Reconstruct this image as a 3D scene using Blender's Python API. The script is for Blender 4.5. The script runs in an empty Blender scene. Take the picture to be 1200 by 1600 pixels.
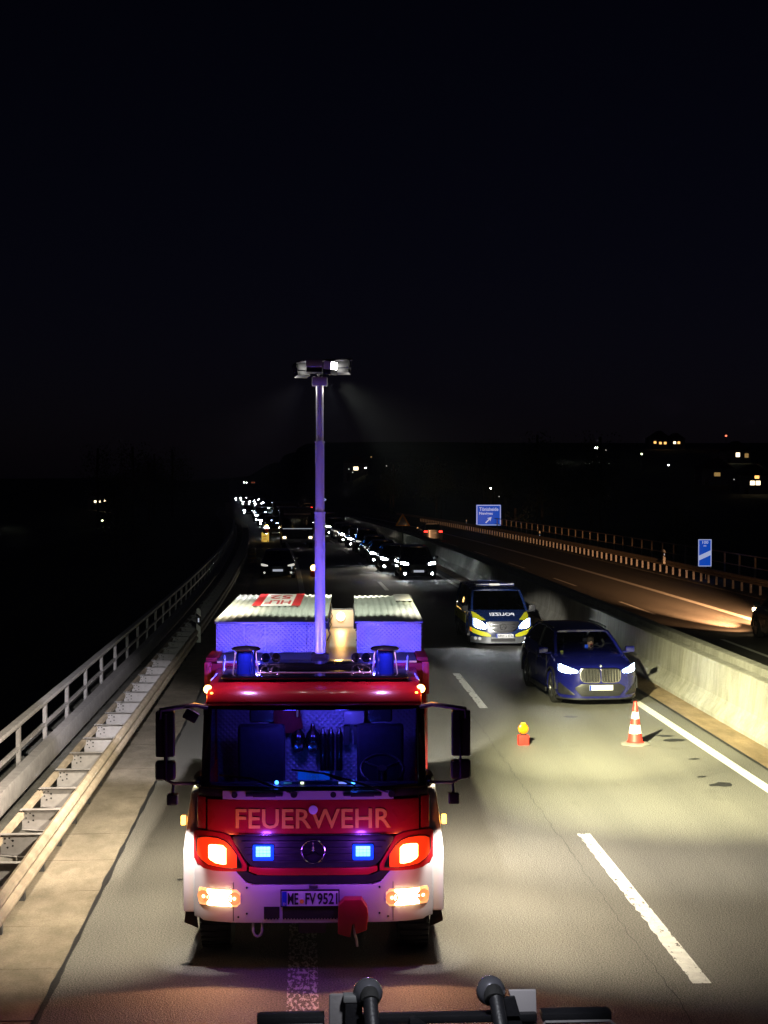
import bpy, bmesh, math, random
from mathutils import Vector, Matrix, Euler
R = math.radians
SC = bpy.context.scene
COL = SC.collection
rnd = random.Random(7)

# ---------------------------------------------------------------- camera, sky, moon, exposure
F = 2350.0 / 1600.0
cd = bpy.data.cameras.new('camera')
cam = bpy.data.objects.new('camera', cd)
COL.objects.link(cam)
cd.sensor_fit = 'VERTICAL'
cd.sensor_height = 36.0
cd.sensor_width = 27.0
cd.lens = 36.0 * F
cd.clip_start = 0.1
cd.clip_end = 6000
cam.location = (0, 0, 4.9)
yaw = math.atan(123 / 2350.0)
pitch = math.atan(45 / 2350.0)
cam.rotation_euler = (math.pi / 2 - pitch, 0, -yaw)
SC.camera = cam

w = bpy.data.worlds.new('World')
SC.world = w
w.use_nodes = True
nt = w.node_tree
bg = nt.nodes['Background']
sky = nt.nodes.new('ShaderNodeTexSky')
sky.sky_type = 'NISHITA'
sky.sun_disc = False
sky.sun_elevation = R(35)
sky.sun_rotation = R(215)
tint = nt.nodes.new('ShaderNodeMix')
tint.data_type = 'RGBA'
tint.blend_type = 'MULTIPLY'
tint.inputs['Factor'].default_value = 1.0
tint.inputs['B'].default_value = (1.0, .72, 1.4, 1)
nt.links.new(sky.outputs['Color'], tint.inputs['A'])
nt.links.new(tint.outputs['Result'], bg.inputs['Color'])
bg.inputs['Strength'].default_value = 0.00036

sl = bpy.data.lights.new('moon', 'SUN')
sl.energy = 0.004
sl.angle = R(0.5)
sl.color = (0.75, 0.85, 1.0)
so = bpy.data.objects.new('moon', sl)
COL.objects.link(so)
so.rotation_euler = (R(55), 0, R(35))

SC.view_settings.view_transform = 'Standard'
SC.view_settings.look = 'None'
SC.view_settings.exposure = 0.2
SC.view_settings.gamma = 1.0
SC.view_settings.use_curve_mapping = False
cy = SC.cycles
cy.use_denoising = True
cy.max_bounces = 6
cy.diffuse_bounces = 2
cy.glossy_bounces = 3
cy.transmission_bounces = 3
cy.transparent_max_bounces = 10
cy.sample_clamp_indirect = 2.0
cy.sample_clamp_direct = 0.0
cy.caustics_reflective = False
cy.caustics_refractive = False


def lamp(kind, name, loc, power, color, parent=None, aim=None, size=None, blend=0.2, radius=0.05):
    d = bpy.data.lights.new(name, kind)
    d.energy = power
    d.color = color
    if kind != 'SUN':
        d.shadow_soft_size = radius
    if kind == 'SPOT':
        d.spot_size = R(size)
        d.spot_blend = blend
    o = bpy.data.objects.new(name, d)
    COL.objects.link(o)
    o.location = loc
    if aim is not None:
        o.rotation_euler = (Vector(aim) - Vector(loc)).to_track_quat('-Z', 'Y').to_euler()
    if parent:
        o.parent = parent
    return o


# ---------------------------------------------------------------- materials
MATS = {}


def mat(name, color=(.5, .5, .5), rough=.5, metal=0., coat=0., emit=None, es=0., var=.12, vscale=6., bump=0., bscale=60., spec=.5,
        sample=False, stretch=None, tint=None):
    """Principled material with noise-driven colour variation, roughness wear and fine relief."""
    m = bpy.data.materials.new(name)
    MATS[name] = m
    m.use_nodes = True
    n = m.node_tree.nodes
    l = m.node_tree.links
    b = n['Principled BSDF']
    b.inputs['Roughness'].default_value = rough
    b.inputs['Metallic'].default_value = metal
    b.inputs['Coat Weight'].default_value = coat
    b.inputs['Coat Roughness'].default_value = .08
    b.inputs['Specular IOR Level'].default_value = spec
    tc = n.new('ShaderNodeTexCoord')
    mp = n.new('ShaderNodeMapping')
    l.new(tc.outputs['Object'], mp.inputs['Vector'])
    if stretch:
        mp.inputs['Scale'].default_value = stretch
    ns = n.new('ShaderNodeTexNoise')
    ns.inputs['Scale'].default_value = vscale
    ns.inputs['Detail'].default_value = 6
    l.new(mp.outputs['Vector'], ns.inputs['Vector'])
    cr = n.new('ShaderNodeValToRGB')
    c = Vector(color[:3])
    c2 = Vector(tint) if tint else c
    cr.color_ramp.elements[0].position = .3
    cr.color_ramp.elements[1].position = .72
    cr.color_ramp.elements[0].color = (*(c * (1 - var)), 1)
    cr.color_ramp.elements[1].color = (*(c2 * (1 + var)), 1)
    l.new(ns.outputs['Fac'], cr.inputs['Fac'])
    l.new(cr.outputs['Color'], b.inputs['Base Color'])
    mr = n.new('ShaderNodeMapRange')
    mr.inputs['To Min'].default_value = max(.02, rough - .08)
    mr.inputs['To Max'].default_value = min(1, rough + .1)
    l.new(ns.outputs['Fac'], mr.inputs['Value'])
    l.new(mr.outputs['Result'], b.inputs['Roughness'])
    if bump > 0:
        n2 = n.new('ShaderNodeTexNoise')
        n2.inputs['Scale'].default_value = bscale
        n2.inputs['Detail'].default_value = 4
        l.new(mp.outputs['Vector'], n2.inputs['Vector'])
        bp = n.new('ShaderNodeBump')
        bp.inputs['Strength'].default_value = bump
        bp.inputs['Distance'].default_value = .02
        l.new(n2.outputs['Fac'], bp.inputs['Height'])
        l.new(bp.outputs['Normal'], b.inputs['Normal'])
    if emit:
        b.inputs['Emission Color'].default_value = (*emit, 1)
        b.inputs['Emission Strength'].default_value = es
        if not sample:
            m.cycles.emission_sampling = 'NONE'
    return m


def glass(name, tint=(.8, .85, .9), alpha=.75, fres=1.35):
    m = bpy.data.materials.new(name)
    MATS[name] = m
    m.use_nodes = True
    n = m.node_tree.nodes
    l = m.node_tree.links
    n.remove(n['Principled BSDF'])
    out = n['Material Output']
    tr = n.new('ShaderNodeBsdfTransparent')
    tr.inputs['Color'].default_value = (*tint, 1)
    gl = n.new('ShaderNodeBsdfGlossy')
    gl.inputs['Roughness'].default_value = .03
    fr = n.new('ShaderNodeFresnel')
    fr.inputs['IOR'].default_value = fres
    mx = n.new('ShaderNodeMixShader')
    l.new(fr.outputs['Fac'], mx.inputs['Fac'])
    l.new(tr.outputs['BSDF'], mx.inputs[1])
    l.new(gl.outputs['BSDF'], mx.inputs[2])
    l.new(mx.outputs['Shader'], out.inputs['Surface'])
    return m


def plate_mat(name, color, rough, metal, scale):
    """Aluminium diamond tread plate: two crossed wave patterns drive the relief."""
    m = mat(name, color, rough, metal, var=.18, vscale=3)
    n = m.node_tree.nodes
    l = m.node_tree.links
    b = n['Principled BSDF']
    tc = n['Texture Coordinate']
    prev = None
    for ang in (45, -45):
        mp = n.new('ShaderNodeMapping')
        mp.inputs['Rotation'].default_value = (0, R(ang), 0)
        l.new(tc.outputs['Object'], mp.inputs['Vector'])
        wv = n.new('ShaderNodeTexWave')
        wv.inputs['Scale'].default_value = scale
        wv.bands_direction = 'X'
        l.new(mp.outputs['Vector'], wv.inputs['Vector'])
        if prev is None:
            prev = wv
        else:
            mth = n.new('ShaderNodeMath')
            mth.operation = 'MULTIPLY'
            l.new(prev.outputs['Fac'], mth.inputs[0])
            l.new(wv.outputs['Fac'], mth.inputs[1])
    bp = n.new('ShaderNodeBump')
    bp.inputs['Strength'].default_value = .7
    bp.inputs['Distance'].default_value = .01
    l.new(mth.outputs['Value'], bp.inputs['Height'])
    l.new(bp.outputs['Normal'], b.inputs['Normal'])
    return m


def asphalt_mat(name, base, warm):
    m = bpy.data.materials.new(name)
    MATS[name] = m
    m.use_nodes = True
    n = m.node_tree.nodes
    l = m.node_tree.links
    b = n['Principled BSDF']
    tc = n.new('ShaderNodeTexCoord')

    def noise(sc, det=5, st=None):
        mp = n.new('ShaderNodeMapping')
        if st:
            mp.inputs['Scale'].default_value = st
        l.new(tc.outputs['Object'], mp.inputs['Vector'])
        x = n.new('ShaderNodeTexNoise')
        x.inputs['Scale'].default_value = sc
        x.inputs['Detail'].default_value = det
        l.new(mp.outputs['Vector'], x.inputs['Vector'])
        return x

    def ramp(src, p0, c0, p1, c1):
        r = n.new('ShaderNodeValToRGB')
        r.color_ramp.elements[0].position = p0
        r.color_ramp.elements[1].position = p1
        r.color_ramp.elements[0].color = (*c0, 1)
        r.color_ramp.elements[1].color = (*c1, 1)
        l.new(src, r.inputs['Fac'])
        return r.outputs['Color']

    def mul(a, c, f=1.):
        x = n.new('ShaderNodeMix')
        x.data_type = 'RGBA'
        x.blend_type = 'MULTIPLY'
        x.inputs['Factor'].default_value = f
        l.new(a, x.inputs['A'])
        l.new(c, x.inputs['B'])
        return x.outputs['Result']

    grain = ramp(noise(60, 4).outputs['Fac'], .34, (.42, .42, .42), .66, (1.55, 1.55, 1.5))
    streak = ramp(noise(1.0, 5, (1.3, .03, 1)).outputs['Fac'], .3, (.84, .84, .85), .7, (1.08, 1.08, 1.07))
    blot = ramp(noise(.35, 6).outputs['Fac'], .3, (.92, .92, .93), .7, (1.05, 1.04, 1.02))
    oil = ramp(noise(1.3, 7, (1, .55, 1)).outputs['Fac'], .24, (.76, .76, .76), .36, (1, 1, 1))
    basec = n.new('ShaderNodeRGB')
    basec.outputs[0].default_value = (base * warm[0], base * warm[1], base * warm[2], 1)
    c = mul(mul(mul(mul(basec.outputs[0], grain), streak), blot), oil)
    l.new(c, b.inputs['Base Color'])
    b.inputs['Roughness'].default_value = .72
    b.inputs['Specular IOR Level'].default_value = .35
    bp = n.new('ShaderNodeBump')
    bp.inputs['Strength'].default_value = .55
    bp.inputs['Distance'].default_value = .012
    vo = n.new('ShaderNodeTexVoronoi')
    vo.inputs['Scale'].default_value = 70
    l.new(tc.outputs['Object'], vo.inputs['Vector'])
    l.new(vo.outputs['Distance'], bp.inputs['Height'])
    l.new(bp.outputs['Normal'], b.inputs['Normal'])
    return m


def worn_paint(name, color, thr0, thr1, scale=18., st=(1, .35, 1)):
    """Road paint that has flaked away: the chipped bits are transparent to the asphalt below."""
    m = mat(name, color, .6, var=.15, vscale=9, bump=.3, bscale=90)
    n = m.node_tree.nodes
    l = m.node_tree.links
    b = n['Principled BSDF']
    mp = n.new('ShaderNodeMapping')
    mp.inputs['Scale'].default_value = st
    l.new(n['Texture Coordinate'].outputs['Object'], mp.inputs['Vector'])
    x = n.new('ShaderNodeTexNoise')
    x.inputs['Scale'].default_value = scale
    x.inputs['Detail'].default_value = 8
    x.inputs['Roughness'].default_value = .7
    l.new(mp.outputs['Vector'], x.inputs['Vector'])
    r = n.new('ShaderNodeMapRange')
    r.inputs['From Min'].default_value = thr0
    r.inputs['From Max'].default_value = thr1
    l.new(x.outputs['Fac'], r.inputs['Value'])
    l.new(r.outputs['Result'], b.inputs['Alpha'])
    return m


def conc_mat(name, color, dark, streak=(1, 1, .15), joints=0.):
    m = mat(name, color, .85, var=.18, vscale=1.2, bump=.35, bscale=45, tint=None)
    n = m.node_tree.nodes
    l = m.node_tree.links
    b = n['Principled BSDF']
    cr = n['Color Ramp'] if 'Color Ramp' in n else [x for x in n if x.type == 'VALTORGB'][0]
    mp = n.new('ShaderNodeMapping')
    mp.inputs['Scale'].default_value = streak
    l.new(n['Texture Coordinate'].outputs['Object'], mp.inputs['Vector'])
    x = n.new('ShaderNodeTexNoise')
    x.inputs['Scale'].default_value = 3.5
    x.inputs['Detail'].default_value = 8
    x.inputs['Roughness'].default_value = .65
    l.new(mp.outputs['Vector'], x.inputs['Vector'])
    r = n.new('ShaderNodeValToRGB')
    r.color_ramp.elements[0].position = .36
    r.color_ramp.elements[1].position = .62
    r.color_ramp.elements[0].color = (dark, dark, dark * .95, 1)
    r.color_ramp.elements[1].color = (1.08, 1.08, 1.08, 1)
    l.new(x.outputs['Fac'], r.inputs['Fac'])
    fine = n.new('ShaderNodeTexNoise')
    fine.inputs['Scale'].default_value = 60
    fine.inputs['Detail'].default_value = 3
    l.new(n['Texture Coordinate'].outputs['Object'], fine.inputs['Vector'])
    r2 = n.new('ShaderNodeValToRGB')
    r2.color_ramp.elements[0].position = .3
    r2.color_ramp.elements[1].position = .7
    r2.color_ramp.elements[0].color = (.78, .78, .78, 1)
    r2.color_ramp.elements[1].color = (1.18, 1.18, 1.18, 1)
    l.new(fine.outputs['Fac'], r2.inputs['Fac'])
    prev = cr.outputs['Color']
    for src in (r.outputs['Color'], r2.outputs['Color']):
        mx = n.new('ShaderNodeMix')
        mx.data_type = 'RGBA'
        mx.blend_type = 'MULTIPLY'
        mx.inputs['Factor'].default_value = 1
        l.new(prev, mx.inputs['A'])
        l.new(src, mx.inputs['B'])
        prev = mx.outputs['Result']
    l.new(prev, b.inputs['Base Color'])
    return m


asphalt_mat('asphalt', .15, (1.03, 1.0, .93))
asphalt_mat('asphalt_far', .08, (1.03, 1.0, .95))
conc_mat('slab_concrete', (.225, .19, .145), .72, (1, .5, 1))
conc_mat('kerb_concrete', (.13, .125, .115), .6, (1, .4, 1))
conc_mat('wall_concrete', (.33, .32, .285), .78, (1.6, 1.2, .22))
conc_mat('gutter_concrete', (.27, .19, .11), .7, (1, .3, 1))
mat('tar', (.018, .018, .02), .6, var=.3, bump=.3)
worn_paint('paint_worn', (.74, .74, .70), .39, .43, 13)
worn_paint('paint_patchy', (.62, .6, .6), .50, .54, 30)
worn_paint('paint_line', (.74, .74, .69), .30, .35, 22)
mat('galv', (.42, .43, .43), .48, .65, var=.22, vscale=5, bump=.08, bscale=30)
mat('ball_metal', (.2, .2, .23), .22, .6, var=.08)
mat('mast_paint', (.82, .8, .82), .3, .15, var=.06)
mat('galv_dull', (.30, .245, .185), .68, .0, var=.25, vscale=4, bump=.12, bscale=25)  # tan of the warm lamplight on the beam is put into the steel
mat('galv_dark', (.07, .07, .075), .6, .3, var=.25)
mat('rail_paint', (.30, .285, .29), .55, .2, var=.2, vscale=7, bump=.1)
mat('soil', (.07, .08, .05), .95, var=.4, vscale=.05)
mat('leaf', (.035, .055, .022), .8, var=.4, vscale=1.5)
mat('bark', (.05, .04, .03), .9, var=.3, bump=.4, bscale=20)
# truck
mat('fire_red', (.42, .012, .018), .28, coat=.7, var=.06, vscale=2, bump=.01, bscale=40)
mat('fire_red_dull', (.40, .014, .016), .45, var=.1)
mat('flare_white', (.8, .78, .76), .35, coat=.3, var=.05)
mat('white_paint', (.52, .49, .50), .32, coat=.4, var=.05, vscale=3)
mat('black_plastic', (.014, .014, .017), .42, var=.25, vscale=8, bump=.1, bscale=120)
mat('grille_black', (.02, .02, .026), .35, var=.2, vscale=20)
mat('rubber', (.018, .018, .018), .82, var=.25, vscale=14, bump=.25, bscale=70)
mat('chrome', (.72, .72, .74), .14, 1., var=.05)
mat('alu', (.62, .62, .6), .34, .9, var=.1, vscale=5)
mat('alu_roof', (.38, .40, .36), .5, .2, var=.12, vscale=4, bump=.05)
plate_mat('tread_plate', (.6, .6, .62), .42, .55, 9)
plate_mat('tread_inside', (.55, .55, .6), .5, .3, 7)
mat('letter_gold', (.95, .46, .04), .5, var=.08)
mat('sign_red', (.55, .03, .035), .5, var=.1)
mat('sign_white', (.78, .76, .72), .5, var=.06)
mat('sign_blue', (.004, .07, .5), .45, var=.05, emit=(.004, .1, .75), es=.42)  # emission put in so the sign faces look lit
mat('sign_blue_white', (.7, .72, .78), .45, var=.05, emit=(.5, .6, .95), es=.5)  # same added glow for the white parts of the signs
mat('plate_white', (.74, .74, .76), .4, var=.04)
mat('plate_lit', (.74, .74, .76), .4, var=.04, emit=(.8, .85, 1), es=.35)  # plate white with emission added, so plates, reflectors and lettering look lit
mat('plate_blue', (.01, .05, .45), .4, var=.05)
mat('ink', (.012, .012, .014), .6, var=.1)
mat('seat_cloth', (.016, .016, .03), .85, var=.3, vscale=18, bump=.3, bscale=120)
mat('jacket_red', (.22, .012, .018), .8, var=.25, vscale=12, bump=.3)
mat('jacket_stripe', (.5, .55, .12), .5, var=.1)
mat('blue_glass', (.005, .015, .22), .1, coat=.6, var=.1)
mat('yellow_neon', (.62, .6, .02), .4, var=.06)
mat('police_blue', (.008, .02, .09), .25, coat=.7, var=.06)
mat('van_silver', (.2, .21, .22), .32, .5, coat=.5, var=.06)
mat('x_blue', (.007, .009, .14), .17, .2, coat=1., var=.05)
mat('car_black', (.008, .009, .012), .22, .2, coat=.9, var=.1)
mat('car_grey', (.05, .053, .06), .25, .4, coat=.9, var=.08)
mat('car_white', (.4, .4, .41), .3, coat=.8, var=.05)
mat('car_red', (.16, .012, .014), .25, coat=.9, var=.08)
mat('rim', (.20, .20, .21), .3, .8, var=.1)
mat('rim_dark', (.05, .05, .055), .35, .6, var=.1)
mat('skin', (.5, .3, .22), .55, var=.08, vscale=30)
mat('hair', (.03, .02, .015), .7, var=.3, vscale=60)
mat('jumper', (.12, .12, .13), .9, var=.2, vscale=40, bump=.3)
mat('phone_blue', (.01, .06, .5), .3, var=.05, emit=(.02, .1, .8), es=.25)
mat('cone_red', (.72, .03, .022), .5, var=.08)
mat('cone_white', (.85, .84, .8), .45, var=.05)
mat('cone_base', (.16, .155, .14), .85, var=.2)
mat('lamp_orange', (.8, .2, .004), .25, coat=.5, var=.1, emit=(1, .28, .0), es=.3)
mat('yellow_glow', (.85, .5, .05), .3, var=.1, emit=(1, .62, .1), es=.5)  # emission put in so the yellow board and lamp caps look lit
mat('wall_house', (.25, .23, .2), .9, var=.15)
mat('roof_tile', (.09, .05, .04), .85, var=.2)
# things that give off light, and parts given a glow
E = [('glow_white', (.9, .95, 1), 14), ('glow_warm', (1, .76, .42), 24), ('glow_amber', (1, .4, .05), 9), ('glow_amber_core', (1, .62, .16), 12),
     ('glow_orange_dim', (1, .05, .008), .55), ('glow_blue', (.02, .2, 1), 10), ('glow_blue_core', (.10, .5, 1), 3.2), ('glow_blue_halo', (0, .07, 1), .75), ('glow_lamp_lens', (1, .42, .16), 1.1), ('reflector_glow', (1, .40, .14), .4), ('glow_cool_lens', (.35, .5, 1), .7),  # headlight reflectors and blue flasher housing glow in place of bulb light and halo
     ('glow_red', (1, .03, .02), 4), ('glow_window', (1, .5, .14), 1.6), ('glow_window_dim', (1, .6, .2), .25), ('glow_far', (1, .97, .9), 60),
     ('glow_far_dim', (1, .95, .85), .5), ('glow_green_white', (.85, 1, .55), 4), ('glow_bulb', (1, .8, .5), 3.), ('glow_drl', (.85, .92, 1), 90),
     ('glow_flood', (1, .97, .9), 30), ('glow_far_red', (1, .2, .1), 2), ('glow_ice', (.55, .62, 1), 1.1)]
for nm, c, s in E:
    mat(nm, c, .4, emit=c, es=s, var=0.)
glass('windscreen', (.8, .82, .9), fres=1.22)
glass('car_glass', (.34, .37, .42), fres=1.5)
glass('lens_glass', (.95, .93, .9), fres=1.35)


# ---------------------------------------------------------------- mesh helpers
def grid_faces(nu, nv, off=0, close_u=False):
    f = []
    for i in range(nu - (0 if close_u else 1)):
        for j in range(nv - 1):
            a = off + i * nv + j
            b = off + ((i + 1) % nu) * nv + j
            f.append((a, b, b + 1, a + 1))
    return f


class MB:
    """Collects shapes and links them as one mesh object."""

    def __init__(s):
        s.v, s.f, s.m = [], [], []

    def add(s, vs, fs, mi=0):
        o = len(s.v)
        s.v += [tuple(v) for v in vs]
        s.f += [tuple(i + o for i in f) for f in fs]
        s.m += [mi] * len(fs)
        return s

    def box(s, x0, x1, y0, y1, z0, z1, mi=0, M=None):
        vs = [Vector((x, y, z)) for x in (x0, x1) for y in (y0, y1) for z in (z0, z1)]
        if M is not None:
            vs = [M @ v for v in vs]
        return s.add(vs, [(0, 1, 3, 2), (4, 6, 7, 5), (0, 4, 5, 1), (2, 3, 7, 6), (0, 2, 6, 4), (1, 5, 7, 3)], mi)

    def cyl(s, a, b, r0, r1=None, n=12, mi=0, cap=True):
        a, b = Vector(a), Vector(b)
        r1 = r0 if r1 is None else r1
        q = (b - a).normalized().to_track_quat('Z', 'Y')
        vs = []
        for k in range(n):
            t = 2 * math.pi * k / n
            d = q @ Vector((math.cos(t), math.sin(t), 0))
            vs += [a + d * r0, b + d * r1]
        fs = [(2 * k, 2 * ((k + 1) % n), 2 * ((k + 1) % n) + 1, 2 * k + 1) for k in range(n)]
        if cap:
            fs += [tuple(2 * k for k in reversed(range(n))), tuple(2 * k + 1 for k in range(n))]
        return s.add(vs, fs, mi)

    def tube(s, pts, r, n=8, mi=0):
        P = [Vector(p) for p in pts]
        vs = []
        up = Vector((0, 0, 1))
        for i, p in enumerate(P):
            d = (P[min(i + 1, len(P) - 1)] - P[max(i - 1, 0)]).normalized()
            side = d.cross(up)
            if side.length < .1:
                side = d.cross(Vector((1, 0, 0)))
            side.normalize()
            u2 = side.cross(d)
            for k in range(n):
                t = 2 * math.pi * k / n
                vs.append(p + side * math.cos(t) * r + u2 * math.sin(t) * r)
        fs = []
        for i in range(len(P) - 1):
            for k in range(n):
                a, b = i * n + k, i * n + (k + 1) % n
                fs.append((a, b, b + n, a + n))
        fs += [tuple(reversed(range(n))), tuple((len(P) - 1) * n + k for k in range(n))]
        return s.add(vs, fs, mi)

    def prism(s, poly, axis, a, b, mi=0):
        n = len(poly)
        if axis == 'x':
            vs = [(a, p[0], p[1]) for p in poly] + [(b, p[0], p[1]) for p in poly]
        elif axis == 'y':
            vs = [(p[0], a, p[1]) for p in poly] + [(p[0], b, p[1]) for p in poly]
        else:
            vs = [(p[0], p[1], a) for p in poly] + [(p[0], p[1], b) for p in poly]
        fs = [tuple(range(n)), tuple(reversed(range(n, 2 * n)))] + [(i, i + n, (i + 1) % n + n, (i + 1) % n) for i in range(n)]
        return s.add(vs, fs, mi)

    def lathe(s, c, prof, n=16, axis='z', mi=0):
        c = Vector(c)
        vs = []
        for k in range(n):
            t = 2 * math.pi * k / n
            for r, h in prof:
                p = (r * math.cos(t), r * math.sin(t), h)
                if axis == 'y':
                    p = (p[0], h, p[1])
                elif axis == 'x':
                    p = (h, p[0], p[1])
                vs.append(c + Vector(p))
        return s.add(vs, grid_faces(n, len(prof), 0, True), mi)

    def ball(s, c, r, n=12, mi=0):
        pr = [(r * math.sin(math.pi * i / n), -r * math.cos(math.pi * i / n)) for i in range(n + 1)]
        pr = [(max(a, 1e-4), b) for a, b in pr]
        return s.lathe(c, pr, n + 4, 'z', mi)

    def patch(s, cols, y, t, nz=4, mi=0):
        """Closed slab in the front (x,z) plane: cols = [(x, zlo, zhi)], front face at y, thickness t backwards."""
        front, back = [], []
        dense = [cols[0]]
        for p, q in zip(cols[:-1], cols[1:]):          # enough columns to follow a curved nose
            k = max(1, math.ceil((q[0] - p[0]) / .07))
            dense += [tuple(p[i] + (q[i] - p[i]) * j / k for i in range(3)) for j in range(1, k + 1)]
        cols = dense
        for x, a, b in cols:
            for j in range(nz + 1):
                z = a + (b - a) * j / nz
                front.append((x, y, z))
                back.append((x, y + t, z))
        n = len(front)
        nv = nz + 1
        nu = len(cols)
        fs = [tuple(reversed(q)) for q in grid_faces(nu, nv)] + grid_faces(nu, nv, n)
        fs = [tuple(reversed(q)) for q in fs]
        rim = [i * nv for i in range(nu)] + [(nu - 1) * nv + j for j in range(1, nv)] + \
              [i * nv + nv - 1 for i in range(nu - 2, -1, -1)] + [j for j in range(nv - 2, 0, -1)]
        for i in range(len(rim)):
            a, b = rim[i], rim[(i + 1) % len(rim)]
            fs.append((a, b, b + n, a + n))
        return s.add(front + back, fs, mi)

    def mesh(s, name, mats, bevel=0., smooth=False, deform=None, seg=2, ang=35):
        me = bpy.data.meshes.new(name)
        vs = [tuple(deform(Vector(v))) for v in s.v] if deform else s.v
        me.from_pydata(vs, [], s.f)
        if isinstance(mats, str):
            mats = [mats]
        for m in mats:
            me.materials.append(MATS[m])
        me.polygons.foreach_set('material_index', s.m)
        bm = bmesh.new()
        bm.from_mesh(me)
        bmesh.ops.remove_doubles(bm, verts=bm.verts, dist=2e-5)
        bmesh.ops.dissolve_degenerate(bm, edges=bm.edges, dist=1e-5)
        bmesh.ops.recalc_face_normals(bm, faces=bm.faces)
        if bevel > 0:
            ed = [e for e in bm.edges if len(e.link_faces) == 2 and e.calc_face_angle(0) > R(30)]
            if ed:
                bmesh.ops.bevel(bm, geom=ed, offset=bevel, segments=seg, profile=.6, affect='EDGES', clamp_overlap=True)
        bm.to_mesh(me)
        bm.free()
        if smooth or bevel > 0:
            me.polygons.foreach_set('use_smooth', [True] * len(me.polygons))
            me.set_sharp_from_angle(angle=R(ang))
        return me

    def build(s, name, mats, parent=None, bevel=0., smooth=False, deform=None, seg=2, ang=35):
        o = bpy.data.objects.new(name, s.mesh(name, mats, bevel, smooth, deform, seg, ang))
        COL.objects.link(o)
        if parent:
            o.parent = parent
        return o


def tag(o, label=None, cat=None, group=None, kind=None):
    if label:
        o['label'] = label
    if cat:
        o['category'] = cat
    if group:
        o['group'] = group
    if kind:
        o['kind'] = kind
    return o


def thing(name, label, cat, loc=(0, 0, 0), rz=0., group=None):
    o = bpy.data.objects.new(name, None)
    COL.objects.link(o)
    o.location = loc
    o.rotation_euler = (0, 0, rz)
    return tag(o, label, cat, group)


def inst(name, me, parent=None, loc=(0, 0, 0), rot=(0, 0, 0), scale=(1, 1, 1)):
    o = bpy.data.objects.new(name, me)
    COL.objects.link(o)
    o.location = loc
    o.rotation_euler = rot
    o.scale = scale
    if parent:
        o.parent = parent
    return o


KIDS = {}


def copy_tree(o, parent=None):
    c = o.copy()
    COL.objects.link(c)
    if parent:
        c.parent = parent
        c.matrix_parent_inverse = o.matrix_parent_inverse.copy()
    for ch in list(o.children):
        copy_tree(ch, c)
    return c


def set_mat(o, m):
    for s in o.material_slots:
        s.link = 'OBJECT'
        s.material = MATS[m]


FRONT = Matrix(((1, 0, 0, 0), (0, 0, -1, 0), (0, 1, 0, 0), (0, 0, 0, 1)))      # text standing up, facing -y


def lettering(text, h, wd, m, parent, M, name='lettering', bold=.0, depth=.004, mirror=False, deform=None):
    cu = bpy.data.curves.new('t', 'FONT')
    cu.body = text
    cu.align_x = 'CENTER'
    cu.align_y = 'CENTER'
    cu.offset = bold
    cu.extrude = .01
    cu.resolution_u = 3
    to = bpy.data.objects.new('t', cu)
    COL.objects.link(to)
    dg = bpy.context.evaluated_depsgraph_get()
    me = bpy.data.meshes.new_from_object(to.evaluated_get(dg))
    bpy.data.objects.remove(to)
    bpy.data.curves.remove(cu)
    xs = [v.co.x for v in me.vertices]
    ys = [v.co.y for v in me.vertices]
    zs = [v.co.z for v in me.vertices]
    cx, cy_, cz = (min(xs) + max(xs)) / 2, (min(ys) + max(ys)) / 2, (min(zs) + max(zs)) / 2
    sx, sy, sz = wd / (max(xs) - min(xs)), h / (max(ys) - min(ys)), depth / max(1e-6, max(zs) - min(zs))
    for v in me.vertices:
        p = Vector(((v.co.x - cx) * sx * (-1 if mirror else 1), (v.co.y - cy_) * sy, (v.co.z - cz) * sz))
        p = M @ p
        v.co = deform(p) if deform else p
    if mirror:
        me.flip_normals()
    me.materials.clear()
    me.materials.append(MATS[m])
    o = bpy.data.objects.new(name, me)
    me.name = name
    COL.objects.link(o)
    o.parent = parent
    return o


def smooth01(t):
    t = max(0., min(1., t))
    return t * t * (3 - 2 * t)


# ---------------------------------------------------------------- road geometry: straight near the camera, then a long left-hand bend
def X0(y):
    if y < 45:
        return 0.
    if y < 230:
        return -.00025 * (y - 45) ** 2
    return -8.556 - .052 * (y - 230)


def Z0(y):
    return 0. if y < 420 else .012 * (y - 420)


def ys_range(y0, y1):
    out = [y0]
    y = y0
    while y < y1 - 1e-6:
        y = min(y1, y + (4. if y < 240 else 20.))
        out.append(y)
    return out


def ribbon(mb, x0, x1, y0, y1, z, mi=0):
    Y = ys_range(y0, y1)
    vs = []
    for y in Y:
        vs += [(X0(y) + x0, y, Z0(y) + z), (X0(y) + x1, y, Z0(y) + z)]
    mb.add(vs, grid_faces(len(Y), 2), mi)
    return mb


def extrude_along(mb, poly, y0, y1, mi=0, fine=None):
    """Sweep a closed (x,z) section along the road line."""
    Y = ys_range(y0, y1) if fine is None else [y0 + (y1 - y0) * i / fine for i in range(fine + 1)]
    n = len(poly)
    vs = [(X0(y) + p[0], y, Z0(y) + p[1]) for y in Y for p in poly]
    fs = []
    for i in range(len(Y) - 1):
        for k in range(n):
            a, b = i * n + k, i * n + (k + 1) % n
            fs.append((a, b, b + n, a + n))
    fs += [tuple(range(n)), tuple((len(Y) - 1) * n + k for k in reversed(range(n)))]
    return mb.add(vs, fs, mi)


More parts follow.
